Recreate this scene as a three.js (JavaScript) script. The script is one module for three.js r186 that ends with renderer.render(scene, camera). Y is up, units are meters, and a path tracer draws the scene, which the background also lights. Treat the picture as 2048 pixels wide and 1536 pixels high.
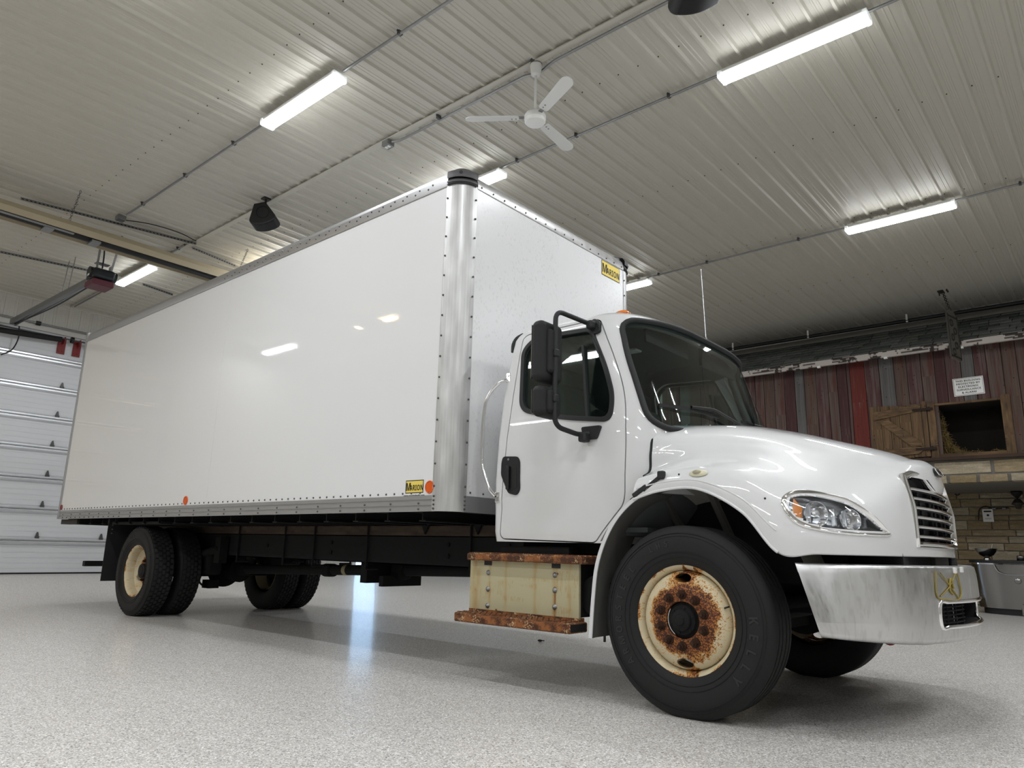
import * as THREE from 'three';
import { mergeGeometries, mergeVertices, toCreasedNormals } from 'three/addons/utils/BufferGeometryUtils.js';
import { RoundedBoxGeometry } from 'three/addons/geometries/RoundedBoxGeometry.js';
import { TextGeometry } from 'three/addons/geometries/TextGeometry.js';
import { FontLoader } from 'three/addons/loaders/FontLoader.js';
import { RectAreaLightUniformsLib } from 'three/addons/lights/RectAreaLightUniformsLib.js';
import { Brush, Evaluator, SUBTRACTION, INTERSECTION } from 'three-bvh-csg';

// ---------------------------------------------------------------- camera, sky, exposure
const V = (x, y, z) => new THREE.Vector3(x, y, z);
const scene = new THREE.Scene();
const FOCAL = 1439.53;                                       // in pixels of a 2048 x 1536 frame
const CAM = V(2.0122, 0.8834, 4.963);
const CR = V(0.75938, 0.023936, -0.650205), CU = V(0.12715, 0.974596, 0.184378), CF = V(-0.638101, 0.222687, -0.737047);
const camera = new THREE.PerspectiveCamera(2 * Math.atan(768 / FOCAL) * 180 / Math.PI, 2048 / 1536, 0.05, 120);
camera.position.copy(CAM);
camera.quaternion.setFromRotationMatrix(new THREE.Matrix4().makeBasis(CR, CU, CF.clone().negate()));
scene.background = new THREE.Color(0.50, 0.72, 1.0);         // daylight outside the glazed door
scene.backgroundIntensity = 2.6;
const renderer = new THREE.WebGLRenderer({ antialias: true });
renderer.toneMapping = THREE.LinearToneMapping;
renderer.toneMappingExposure = 1.90;
renderer.shadowMap.enabled = true;
RectAreaLightUniformsLib.init();
const LAMP = 56;                                             // radiance of a strip light's lamp
const LAMP_COLOR = new THREE.Color(0.925, 0.957, 1.0), WARM = new THREE.Color(1.0, 0.72, 0.36);

// a pixel of the photograph gives a direction; the plane that the thing touches gives its distance
const ray = (u, v) => CF.clone().addScaledVector(CR, (u - 1024) / FOCAL).addScaledVector(CU, -(v - 768) / FOCAL);
const onX = (u, v, x) => { const d = ray(u, v); return CAM.clone().addScaledVector(d, (x - CAM.x) / d.x); };
const onY = (u, v, y) => { const d = ray(u, v); return CAM.clone().addScaledVector(d, (y - CAM.y) / d.y); };
const onZ = (u, v, z) => { const d = ray(u, v); return CAM.clone().addScaledVector(d, (z - CAM.z) / d.z); };

// ---------------------------------------------------------------- helpers
let seed = 7;
const rnd = () => { seed = (seed * 1664525 + 1013904223) >>> 0; return seed / 4294967296; };
const rr = (a, b) => a + (b - a) * rnd();
const clamp = (x, a = 0, b = 1) => Math.min(b, Math.max(a, x));
const mixn = (a, b, t) => a + (b - a) * t;
const smooth = (a, b, x) => { const t = clamp((x - a) / (b - a)); return t * t * (3 - 2 * t); };
function hash(x, y, s = 0) { let h = Math.imul(x | 0, 374761393) ^ Math.imul(y | 0, 668265263) ^ Math.imul(s + 11, 2246822519); h = Math.imul(h ^ (h >>> 13), 1274126177); return ((h ^ (h >>> 16)) >>> 0) / 4294967296; }
function vnoise(x, y, s = 0, p = 0) {                        // value noise, tiling with period p
  const xi = Math.floor(x), yi = Math.floor(y), fx = x - xi, fy = y - yi, w = (n) => p ? ((n % p) + p) % p : n;
  const a = hash(w(xi), w(yi), s), b = hash(w(xi + 1), w(yi), s), c = hash(w(xi), w(yi + 1), s), d = hash(w(xi + 1), w(yi + 1), s);
  const ux = fx * fx * (3 - 2 * fx), uy = fy * fy * (3 - 2 * fy);
  return mixn(mixn(a, b, ux), mixn(c, d, ux), uy);
}
function fbm(x, y, s = 0, p = 0, o = 4) { let v = 0, a = 0.5, f = 1; for (let i = 0; i < o; i++) { v += a * vnoise(x * f, y * f, s + i, p * f); a *= 0.5; f *= 2; } return v / (1 - Math.pow(0.5, o)); }
function tex(w, h, fn, color = true) {                       // fn(u, v) -> [r, g, b] in 0..1
  const d = new Uint8Array(w * h * 4);
  for (let j = 0; j < h; j++) for (let i = 0; i < w; i++) {
    const c = fn((i + 0.5) / w, (j + 0.5) / h, i, j), k = 4 * (j * w + i);
    d[k] = clamp(c[0]) * 255; d[k + 1] = clamp(c[1]) * 255; d[k + 2] = clamp(c[2]) * 255; d[k + 3] = 255;
  }
  const t = new THREE.DataTexture(d, w, h, THREE.RGBAFormat);
  t.wrapS = t.wrapT = THREE.RepeatWrapping; t.magFilter = THREE.LinearFilter; t.minFilter = THREE.LinearMipmapLinearFilter; t.generateMipmaps = true;
  if (color) t.colorSpace = THREE.SRGBColorSpace;
  t.needsUpdate = true; return t;
}
const g3 = (x) => [x, x, x];
const lerp3 = (a, b, t) => [mixn(a[0], b[0], t), mixn(a[1], b[1], t), mixn(a[2], b[2], t)];
const std = (color, roughness = 0.6, metalness = 0, o = {}) => new THREE.MeshStandardMaterial({ color, roughness, metalness, side: THREE.DoubleSide, ...o });
const phy = (color, roughness, o = {}) => new THREE.MeshPhysicalMaterial({ color, roughness, side: THREE.DoubleSide, ...o });

const taken = {};
function numbered(n) { const k = (taken[n] = (taken[n] ?? -1) + 1); return k ? `${n}_${String(k).padStart(3, '0')}` : n; }
function mesh(name, geo, mat, parent) {
  const m = new THREE.Mesh(Array.isArray(geo) ? (geo.length > 1 ? merge(geo) : geo[0]) : geo, mat);
  m.name = name; m.castShadow = m.receiveShadow = true; parent.add(m); return m;
}
function merge(list) {
  const L = list.map((g) => { let q = g.index ? g.toNonIndexed() : g.clone(); for (const k of Object.keys(q.attributes)) if (!['position', 'normal', 'uv'].includes(k)) q.deleteAttribute(k); if (!q.attributes.uv) q.setAttribute('uv', new THREE.BufferAttribute(new Float32Array(q.attributes.position.count * 2), 2)); q.clearGroups(); return q; });
  return mergeGeometries(L);
}
function group(name, parent) { const g = new THREE.Group(); g.name = name; parent.add(g); return g; }
function thing(name, label, category, grp, pos) {
  const g = group(numbered(name), scene); g.userData = { label, category }; if (grp) g.userData.group = grp;
  if (pos) g.position.copy(pos); return g;
}
function struct(name, label, category) { const g = group(name, scene); g.userData = { kind: 'structure', label, category }; return g; }
const bx = (w, h, d, x = 0, y = 0, z = 0) => new THREE.BoxGeometry(w, h, d).translate(x, y, z);
const span = (x0, x1, y0, y1, z0, z1) => bx(Math.abs(x1 - x0), Math.abs(y1 - y0), Math.abs(z1 - z0), (x0 + x1) / 2, (y0 + y1) / 2, (z0 + z1) / 2);
const rbx = (w, h, d, r, x = 0, y = 0, z = 0, s = 2) => new RoundedBoxGeometry(w, h, d, s, Math.min(r, w / 2.01, h / 2.01, d / 2.01)).translate(x, y, z);
const cyl = (r0, r1, h, n = 20) => new THREE.CylinderGeometry(r0, r1, h, n);
function rod(a, b, r, n = 10, r2 = r) { const d = b.clone().sub(a), g = cyl(r2, r, d.length(), n); g.applyQuaternion(new THREE.Quaternion().setFromUnitVectors(V(0, 1, 0), d.clone().normalize())); const m = a.clone().add(b).multiplyScalar(0.5); return g.translate(m.x, m.y, m.z); }
function bar(a, b, w, h, up = V(0, 1, 0)) {                   // rectangular bar from a to b
  const d = b.clone().sub(a), L = d.length(), z = d.normalize(), x = up.clone().cross(z).normalize(), y = z.clone().cross(x);
  const g = bx(w, h, L); g.applyMatrix4(new THREE.Matrix4().makeBasis(x, y, z)); const m = a.clone().add(b).multiplyScalar(0.5); return g.translate(m.x, m.y, m.z);
}
function filletPath(pts, r, n = 5) {
  const out = [pts[0]];
  for (let i = 1; i < pts.length - 1; i++) {
    const p = pts[i], a = pts[i - 1].clone().sub(p), b = pts[i + 1].clone().sub(p), q = Math.min(r, a.length() * 0.48, b.length() * 0.48);
    const A = p.clone().addScaledVector(a.normalize(), q), B = p.clone().addScaledVector(b.normalize(), q);
    for (let k = 0; k <= n; k++) { const t = k / n; out.push(A.clone().multiplyScalar((1 - t) * (1 - t)).addScaledVector(p, 2 * t * (1 - t)).addScaledVector(B, t * t)); }
  }
  out.push(pts[pts.length - 1]); return out;
}
class Poly extends THREE.CurvePath { constructor(p) { super(); for (let i = 1; i < p.length; i++) if (p[i].distanceTo(p[i - 1]) > 1e-6) this.add(new THREE.LineCurve3(p[i - 1], p[i])); } }
function tube(pts, r, fr = 0.05, rad = 10, closed = false) { const q = fr ? filletPath(pts, fr) : pts; return new THREE.TubeGeometry(new Poly(closed ? [...q, q[0]] : q), Math.max(8, q.length * 3), r, rad, closed); }
function stube(pts, r, n = 32, rad = 8, closed = false) { return new THREE.TubeGeometry(new THREE.CatmullRomCurve3(pts, closed, 'centripetal'), n, r, rad, closed); }
function lathe(pts, n = 48, axis = 'y') { const g = new THREE.LatheGeometry(pts.map((p) => new THREE.Vector2(p[0], p[1])), n); if (axis === 'z') g.rotateX(Math.PI / 2); if (axis === 'x') g.rotateZ(-Math.PI / 2); return g; }
function rshape(pts, r) {                                     // closed rounded polygon from [x, y] corners (optional third = own radius)
  const s = new THREE.Shape(), n = pts.length, P = pts.map((p) => new THREE.Vector2(p[0], p[1]));
  for (let i = 0; i < n; i++) {
    const p = P[i], a = P[(i + n - 1) % n].clone().sub(p), b = P[(i + 1) % n].clone().sub(p), q = Math.min(pts[i][2] ?? r, a.length() * 0.49, b.length() * 0.49);
    const A = p.clone().addScaledVector(a.normalize(), q), B = p.clone().addScaledVector(b.normalize(), q);
    if (i === 0) s.moveTo(A.x, A.y); else s.lineTo(A.x, A.y);
    s.quadraticCurveTo(p.x, p.y, B.x, B.y);
  }
  s.closePath(); return s;
}
const extr = (s, d, bevel = 0, seg = 8) => new THREE.ExtrudeGeometry(s, { depth: d, bevelEnabled: bevel > 0, bevelThickness: bevel, bevelSize: bevel, bevelSegments: 2, curveSegments: seg });
function strip(rows, closed = false, uvw = null) {            // grid of points rows[i][j] -> indexed geometry with smooth normals
  const n = rows.length, m = rows[0].length, p = [], uv = [], idx = [];
  for (let i = 0; i < n; i++) for (let j = 0; j < m; j++) { const q = rows[i][j]; p.push(q.x, q.y, q.z); const w = uvw ? uvw(q, i, j) : [j / (m - 1), i / (n - 1)]; uv.push(w[0], w[1]); }
  for (let i = 0; i < n - 1; i++) for (let j = 0; j < m - 1; j++) { const a = i * m + j; idx.push(a, a + m, a + 1, a + 1, a + m, a + m + 1); }
  if (closed) for (let i = 0; i < n - 1; i++) { const a = i * m + m - 1, b = i * m; idx.push(a, a + m, b, b, a + m, b + m); }
  const g = new THREE.BufferGeometry(); g.setAttribute('position', new THREE.Float32BufferAttribute(p, 3)); g.setAttribute('uv', new THREE.Float32BufferAttribute(uv, 2)); g.setIndex(idx); g.computeVertexNormals(); return g;
}
function planarUV(g, a = 'x', b = 'y', s = 1) { const p = g.attributes.position, uv = new Float32Array(p.count * 2), I = { x: 0, y: 1, z: 2 }; for (let i = 0; i < p.count; i++) { uv[2 * i] = p.array[3 * i + I[a]] * s; uv[2 * i + 1] = p.array[3 * i + I[b]] * s; } g.setAttribute('uv', new THREE.BufferAttribute(uv, 2)); return g; }
function boxUV(g, s = 1) {                                    // uv in metres on each face of a box-like geometry
  const p = g.attributes.position, nn = g.attributes.normal, uv = new Float32Array(p.count * 2);
  for (let i = 0; i < p.count; i++) { const x = p.getX(i), y = p.getY(i), z = p.getZ(i), ax = Math.abs(nn.getX(i)), ay = Math.abs(nn.getY(i)), az = Math.abs(nn.getZ(i)); const [a, b] = ax >= ay && ax >= az ? [z, y] : ay >= az ? [x, z] : [x, y]; uv[2 * i] = a * s; uv[2 * i + 1] = b * s; }
  g.setAttribute('uv', new THREE.BufferAttribute(uv, 2)); return g;
}
const font = await new FontLoader().loadAsync('fonts/droid/droid_sans_bold.typeface.json');
function text(s, size, depth = 0.002) { const g = new TextGeometry(s, { font, size, depth, curveSegments: 4, bevelEnabled: false }); g.computeBoundingBox(); const b = g.boundingBox; return g.translate(-(b.min.x + b.max.x) / 2, -(b.min.y + b.max.y) / 2, 0); }

// ---------------------------------------------------------------- materials
const flakeTex = tex(1024, 1024, (() => {
  const N = 1024, buf = new Float32Array(N * N * 3).fill(0), pal = [[.97, .965, .95], [.90, .885, .86], [.70, .685, .67], [.58, .565, .55], [.44, .43, .42], [.80, .775, .74], [.99, .99, .985], [.76, .745, .73], [.95, .945, .935]];
  for (let i = 0; i < N * N; i++) { buf[3 * i] = .79; buf[3 * i + 1] = .775; buf[3 * i + 2] = .755; }
  for (let k = 0; k < 60000; k++) {
    const cx = rnd() * N, cy = rnd() * N, r = rr(1.0, 3.4), c = pal[Math.floor(rnd() * pal.length)], e = rr(.5, 1), a = rr(0, 3.14), ca = Math.cos(a), sa = Math.sin(a);
    for (let y = -5; y <= 5; y++) for (let x = -5; x <= 5; x++) { const u = (x * ca + y * sa), w = (-x * sa + y * ca) / e; if (u * u + w * w < r * r) { const i = (((cy + y + N) | 0) % N) * N + (((cx + x + N) | 0) % N); buf[3 * i] = c[0]; buf[3 * i + 1] = c[1]; buf[3 * i + 2] = c[2]; } }
  }
  return (u, v, i, j) => { const k = 3 * (j * N + i); return [buf[k], buf[k + 1], buf[k + 2]]; };
})());
const flakeBump = tex(512, 512, (u, v) => g3(0.55 * fbm(u * 26, v * 26, 3, 26, 3) + 0.45 * fbm(u * 160, v * 160, 5, 160, 2)), false);
const M = {};
M.floor = phy(0xffffff, 0.42, { map: flakeTex, bumpMap: flakeBump, bumpScale: 0.0026, clearcoat: 0.3, clearcoatRoughness: 0.12 });
M.ceil = std(new THREE.Color().setRGB(.50, .482, .42), 0.42, 0, {});
M.wallpanel = std(new THREE.Color().setRGB(.62, .61, .57), 0.4);
M.slab = std(0x8a8884, 0.9);
M.screw = std(0x3a3835, 0.5, 0.6);
M.galv = std(0x8f9090, 0.42, 0.85);
M.galvdark = std(0x606060, 0.5, 0.8);
M.black = std(0x0d0d0e, 0.5);
M.blackmatte = std(0x141415, 0.75);
M.tread = std(0x1d1d1e, 0.8);
M.rubber = std(0x17181a, 0.62);
M.whiteplastic = std(0xd9d9d6, 0.4);
M.cream = std(0xb4a88e, 0.6);
M.dooropaque = std(0xd5d8dc, 0.5);
M.alu = std(new THREE.Color().setRGB(.72, .73, .75), 0.33, 0.9);
const aluTex = tex(256, 512, (u, v) => { const s = 0.55 + 0.25 * fbm(u * 10, v * 6, 4, 2, 4) + 0.16 * fbm(u * 64, v * 4, 8, 4, 3); return g3(s); }, false);
const aluCol = tex(256, 512, (u, v) => { const a = fbm(u * 6, v * 8, 21, 2, 4), b = fbm(u * 40, v * 4, 23, 4, 3), k = 0.72 + 0.16 * a + 0.12 * b; return [k, k * 0.995, k * 0.98]; });
M.alupost = std(0xe6e7e9, 0.62, 0.88, { map: aluCol, roughnessMap: aluTex });
M.rail = std(new THREE.Color().setRGB(.44, .44, .445), 0.40, 0.85);
M.capgrey = std(0x605e60, 0.55, 0.35);
const wave = tex(512, 256, (u, v) => g3(fbm(u * 9, v * 4, 31, 0, 3)), false);
M.frp = phy(new THREE.Color().setRGB(.77, .775, .78), 0.4, { bumpMap: wave, bumpScale: 0.004, clearcoat: 0.8, clearcoatRoughness: 0.03 });
const dirt = tex(512, 512, (u, v) => { const a = fbm(u * 200, v * 130, 41, 0, 2), b = fbm(u * 5, v * 5, 44, 0, 4), k = smooth(.68, .76, a) * smooth(.3, .6, b) * 0.16; return lerp3([.90, .902, .905], [.62, .61, .57], k + 0.03 * b); });
M.frpfront = phy(0xffffff, 0.3, { map: dirt, clearcoat: 0.3, clearcoatRoughness: 0.25 });
M.paint = phy(new THREE.Color().setRGB(.66, .665, .665), 0.45, { clearcoat: 1, clearcoatRoughness: 0.015 });
M.chrome = std(new THREE.Color().setRGB(.86, .86, .87), 0.09, 1);
const scuff = tex(512, 256, (u, v) => g3(0.34 + 0.34 * fbm(u * 50, v * 10, 51, 0, 4) + 0.16 * fbm(u * 160, v * 60, 55, 0, 2)), false);
const scuffCol = tex(512, 256, (u, v) => { const k = smooth(.5, .8, fbm(u * 60, v * 22, 57, 0, 4)) * 0.22; return lerp3([.88, .88, .88], [.66, .65, .62], k); });
M.bumper = std(0xe8e8e8, 0.62, 1, { roughnessMap: scuff, map: scuffCol });
M.tire = std(0x0c0c0d, 0.74);
M.tireletter = std(0x1f1f20, 0.6);
M.frame = std(0x050608, 0.85);
M.greasy = std(0x040404, 0.9);
const woodDark = tex(512, 64, (u, v) => { const g = fbm(u * 6, v * 30, 61, 0, 4); return lerp3([.17, .13, .10], [.36, .30, .25], g); });
M.sill = std(0xffffff, 0.85, 0, { map: woodDark });
const glassTint = new THREE.Color().setRGB(.74, .84, .81);
M.glass = phy(glassTint, 0.015, { transmission: 1, thickness: 0, ior: 1.5 });
M.lens = phy(0xf4f6f8, 0.02, { transmission: 1, thickness: 0, ior: 1.5 });
M.lining = std(0x474b4b, 0.85);
M.seat = std(0x3a3f40, 0.9);
M.amber = phy(0xe8780c, 0.22, { clearcoat: 0.6 });
M.ambertransl = phy(0xd9822b, 0.25, { clearcoat: 0.6 });
M.orange = std(0xd8570c, 0.35);
M.redlens = std(0x8a1414, 0.3);
M.redpaint = std(0x7a1512, 0.5);
M.mirrorglass = std(0xdddddd, 0.03, 1);
M.yellow = std(0xe9cf5e, 0.45);
M.ink = std(0x0c0c0c, 0.5);
M.white = std(0xe9e9e6, 0.5);
M.cord = std(0x8f7d33, 0.7);
M.dirtyguard = std(0x555450, 0.85);
// rust over cream paint: colour follows blotches of its own
const CREAM = [.80, .75, .63], RUST = [.47, .24, .09], DARKRUST = [.22, .11, .06];
const rimTex = tex(1024, 1024, (u, v) => {                   // u, v: wheel face, 1 = 0.66 m
  const x = (u - .5) * .66, y = (v - .5) * .66, r = Math.hypot(x, y), n = fbm(u * 14, v * 14, 71, 0, 5), f = fbm(u * 130, v * 130, 73, 0, 3);
  let k = smooth(.215, .165, r + (n - .5) * .07 - 0.018 * smooth(-.05, .2, x)) * 0.95;
  k = Math.max(k, smooth(.294, .306, r + (n - .5) * .03) * 0.55, smooth(.10, .16, y) * smooth(.13, .02, Math.abs(x - .01)) * smooth(.42, .58, n) * .75, smooth(-.14, -.2, y) * smooth(.09, .02, Math.abs(x - .06)) * smooth(.45, .6, n) * .6);
  k = clamp(k * (0.6 + 0.8 * smooth(.3, .62, f)) + smooth(.56, .68, f) * (smooth(.44, .6, n) * .25 + .45 * smooth(.0, .16, x) * smooth(.27, .2, r)));
  return lerp3(lerp3(CREAM, [.70, .47, .20], smooth(0, .45, k)), lerp3(RUST, DARKRUST, smooth(.35, .75, f)), smooth(.35, .95, k));
});
M.rim = std(0xffffff, 0.62, 0.1, { map: rimTex });
const rust = tex(512, 512, (u, v) => { const a = fbm(u * 10, v * 10, 81, 0, 5), b = fbm(u * 70, v * 70, 83, 0, 3), c = fbm(u * 5, v * 5, 87, 0, 4); return lerp3(lerp3([.27, .16, .10], [.56, .35, .19], smooth(.3, .65, a * .7 + b * .3)), lerp3([.66, .48, .28], [.78, .70, .58], b), smooth(.60, .70, c * .6 + b * .4)); });
M.rust = std(0xffffff, 0.85, 0.1, { map: rust, bumpMap: rust, bumpScale: 0.004 });
const rustedPanel = tex(1024, 512, (u, v) => {              // cream battery box with rust runs below the bolts
  const n = fbm(u * 40, v * 3, 91, 0, 4), b = fbm(u * 160, v * 10, 93, 0, 3), c = fbm(u * 8, v * 8, 95, 0, 4);
  const run = (c0, w) => Math.exp(-Math.pow((u - c0 - (n - .5) * .02) / w, 2));
  let k = 0.55 * run(.20, .012) + 0.30 * run(.36, .02) + 0.7 * run(.80, .018) + .35 * run(.06, .04) + .25 * run(.63, .03) + .25 * run(.93, .03);
  k *= 0.35 + 0.9 * smooth(.3, .75, n); k = clamp(k + .25 * smooth(.5, .75, c) * smooth(.4, .7, b));
  for (const [bu, bv] of [[.185, .10], [.82, .74], [.27, .03], [.80, .5]]) k = Math.max(k, smooth(.035, .008, Math.hypot((u - bu) * 2, v - bv) + (b - .5) * .03));
  return lerp3([.70, .67, .54], lerp3([.60, .42, .18], [.36, .19, .08], smooth(.5, 1, k)), clamp(k));
});
M.batterybox = std(0xffffff, 0.6, 0, { map: rustedPanel });

// ---------------------------------------------------------------- the room
const H = 5.66, X0 = -14.6, X1 = 12.2, Z0 = -10.9, Z1 = 18.2;
const floorY = (x) => 0.17 * smooth(-8.6, -14.6, x);          // the slab ramps up to the overhead door
{
  const f = struct('floor', 'speckled grey epoxy flake floor of the workshop', 'floor');
  const rows = []; for (let i = 0; i <= 60; i++) { const x = mixn(X0 - .2, X1 + .2, i / 60), r = []; for (let j = 0; j <= 2; j++) r.push(V(x, floorY(x), mixn(Z0 - 1.9, Z1 + .2, j / 2))); rows.push(r); }
  const g = strip(rows.map((r) => r.slice().reverse()), false, (q) => [q.x / 1.5, q.z / 1.5]);
  mesh('slab_surface', g, M.floor, f);
  mesh('slab_body', span(X0 - .2, X1 + .2, -.35, -.02, Z0 - 1.9, Z1 + .2), M.slab, f);
}
function ribProfile(width, pitch, h) {                        // (a, depth) polyline of a ribbed metal sheet: major ribs and two flat minor ribs between
  const p = []; const n = Math.round(width / pitch);
  for (let k = 0; k < n; k++) {
    const a = k * pitch; p.push([a, 0], [a + .022, 0], [a + .039, h], [a + .064, h], [a + .081, 0]);
    for (const m of [.118, .160]) p.push([a + m, 0], [a + m + .006, h * .19], [a + m + .018, h * .19], [a + m + .024, 0]);
  }
  p.push([width, 0]); return p;
}
function ribSheet(width, pitch, h, length, map) {             // map(a, depth, l) -> Vector3, creased
  const prof = ribProfile(width, pitch, h), p = [], nrm = [], uv = [];
  for (let i = 0; i < prof.length - 1; i++) {
    const [a0, d0] = prof[i], [a1, d1] = prof[i + 1], A = map(a0, d0, 0), B = map(a1, d1, 0), C = map(a1, d1, length), D = map(a0, d0, length), n = B.clone().sub(A).cross(D.clone().sub(A)).normalize();
    for (const q of [A, B, C, A, C, D]) { p.push(q.x, q.y, q.z); nrm.push(n.x, n.y, n.z); uv.push(a0, 0); }
  }
  const g = new THREE.BufferGeometry(); g.setAttribute('position', new THREE.Float32BufferAttribute(p, 3)); g.setAttribute('normal', new THREE.Float32BufferAttribute(nrm, 3)); g.setAttribute('uv', new THREE.Float32BufferAttribute(uv, 2)); return g;
}
const PW = .9144;
{
  const c = struct('ceiling', 'ribbed off-white sheet metal ceiling', 'ceiling');
  mesh('ceiling_deck', span(X0 - .2, X1 + .2, H + .03, H + .25, Z0 - .2, Z1 + .2), M.slab, c);
  const zs = [Z0, .10, 9.2, Z1];
  for (let k = 0; k < 3; k++) {
    const g = ribSheet(PW, PW / 4, .027, zs[k + 1] - zs[k] - .004, (a, d, l) => V(a, -d, l));
    for (let x = X0, i = 0; x < X1; x += PW, i++) { const m = mesh('panel', g, M.ceil, c); m.position.set(x, H + (i % 2) * .0015, zs[k] + .002); }
  }
  // fixing screws beside every rib, in rows under the trusses
  const sg = cyl(.0065, .0065, .008, 6), pos = [];
  for (let z = Z0 + .6; z < 7; z += 2.42) for (let x = X0 + .1; x < 6; x += PW / 4) pos.push([x - .006, z + rr(-.008, .008)]);
  const im = new THREE.InstancedMesh(sg, M.screw, pos.length), mt = new THREE.Matrix4(); pos.forEach(([x, z], i) => im.setMatrixAt(i, mt.makeTranslation(x, H - .004, z)));
  im.name = 'screws'; im.userData = { kind: 'stuff', label: 'dark screw heads dotted in rows' }; c.add(im);
  mesh('joint_strip', span(X0, X1, H - .042, H - .030, .06, .135), M.ceil, c).userData.label = 'flat metal strip over the sheet joint';
}
function ribWall(parent, axis, at, a0, a1, y0, y1, mat = M.wallpanel) {     // vertical ribbed sheets: axis 'x' = wall at x facing +x
  for (let a = a0; a < a1 - .01; a += PW) {
    const w = Math.min(PW, a1 - a), g = ribSheet(Math.max(PW / 4, Math.floor(w / (PW / 4) + .01) * PW / 4), PW / 4, .02, y1 - y0, axis === 'x' ? (q, d, l) => V(d, l, -q) : axis === '-x' ? (q, d, l) => V(-d, l, q) : axis === 'z' ? (q, d, l) => V(q, l, d) : (q, d, l) => V(-q, l, -d));
    const m = mesh('panel', g, mat, parent);
    if (axis === 'x') m.position.set(at, y0, a + w); else if (axis === '-x') m.position.set(at, y0, a); else if (axis === 'z') m.position.set(a, y0, at); else m.position.set(a + w, y0, at);
  }
}
const DZ0 = -2.4, DZ1 = 4.8, DTOP = 5.02, DY = floorY(X0);
const GZ0 = -8.75, GZ1 = -7.75, GTOP = 2.45;                  // glazed door in the same wall
{
  const w = struct('wall_rear', 'ribbed white metal wall above the overhead door', 'wall');
  const t = .25;
  mesh('wall_body', [span(X0 - t, X0 - .01, 0, H, Z0 - t, GZ0), span(X0 - t, X0 - .01, GTOP, H, GZ0, GZ1), span(X0 - t, X0 - .01, 0, H, GZ1, DZ0), span(X0 - t, X0 - .01, DTOP, H, DZ0, DZ1), span(X0 - t, X0 - .01, 0, H, DZ1, Z1 + t)], M.slab, w);
  ribWall(w, 'x', X0, DZ0 - .15, DZ1 + .2, DTOP + .06, H); ribWall(w, 'x', X0, DZ1 + .15, Z1, 0, H); ribWall(w, 'x', X0, GZ1 + .08, DZ0 - .15, 0, H); ribWall(w, 'x', X0, Z0, GZ0 - .08, 0, H); ribWall(w, 'x', X0, GZ0 - .08, GZ1 + .08, GTOP + .08, H);
  const t1 = struct('trim_1', 'white metal header trim over the overhead door', 'trim'); mesh('header', [span(X0, X0 + .05, DTOP - .02, DTOP + .10, DZ0 - .15, DZ1 + .15)], M.wallpanel, t1);
  mesh('jamb', span(X0, X0 + .05, 0, DTOP, DZ0 - .15, DZ0 + .02), M.wallpanel, t1); mesh('jamb', span(X0, X0 + .05, 0, DTOP, DZ1 - .02, DZ1 + .15), M.wallpanel, t1);
  mesh('corner_trim', span(X0, X0 + .045, H - .06, H - .02, Z0, Z1), M.wallpanel, t1);
  const wr = struct('wall_right', 'ribbed white metal wall on the open side of the workshop', 'wall');
  mesh('wall_body', span(X0 - t, X1 + t, 0, H, Z1 + .01, Z1 + t), M.slab, wr); ribWall(wr, '-z', Z1, X0, X1, 0, H);
  const wf = struct('wall_front', 'ribbed white metal wall ahead of the truck', 'wall');
  mesh('wall_body', span(X1 + .01, X1 + t, 0, H, Z0 - t, Z1 + t), M.slab, wf); ribWall(wf, '-x', X1, Z0, Z1, 0, H);
}
// overhead door: eight sections, an aluminium strut along every seam, hinges
{
  const d = struct('door_1', 'white sectional overhead door with aluminium struts', 'door'), ph = (DTOP - DY) / 8;
  for (let k = 0; k < 8; k++) {
    const y0 = DY + k * ph, sec = [span(X0 - .05, X0 - .012, y0 + .004, y0 + ph - .004, DZ0, DZ1)];
    for (let i = 0; i < 6; i++) sec.push(span(X0 - .02, X0 - .008, y0 + ph * (i + .08) / 6, y0 + ph * (i + .92) / 6, DZ0, DZ1));   // shallow horizontal ribs
    mesh('section', sec, M.dooropaque, d);
    if (k > 0) {
      const s = extr(rshape([[0, -.075], [.012, -.075], [.055, -.045], [.055, -.012], [.02, .0], [.055, .014], [.055, .045], [.012, .07], [0, .07]], .004), DZ1 - DZ0 - .1);
      const st = mesh('strut', s, M.alu, d); st.position.set(X0 - .004, y0 + .03, DZ0 + .05); 
      if (k < 7) for (const z of [2.39, 1.21, .03, -1.15, -2.3]) {
        const h = mesh('hinge', [extr(rshape([[-.03, 0], [.03, 0], [.024, .05], [.008, .105], [-.008, .105], [-.024, .05]], .006), .035), bx(.075, .02, .05, 0, -.008, .02), rod(V(-.04, .015, .03), V(.04, .015, .03), .009)], M.galvdark, d);
        h.rotation.y = Math.PI / 2; h.position.set(X0 + .008, y0 + .095, z);
      }
    }
  }
  mesh('bottom_seal', span(X0 - .05, X0 - .002, DY - .02, DY + .03, DZ0, DZ1), M.rubber, d);
}
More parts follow.
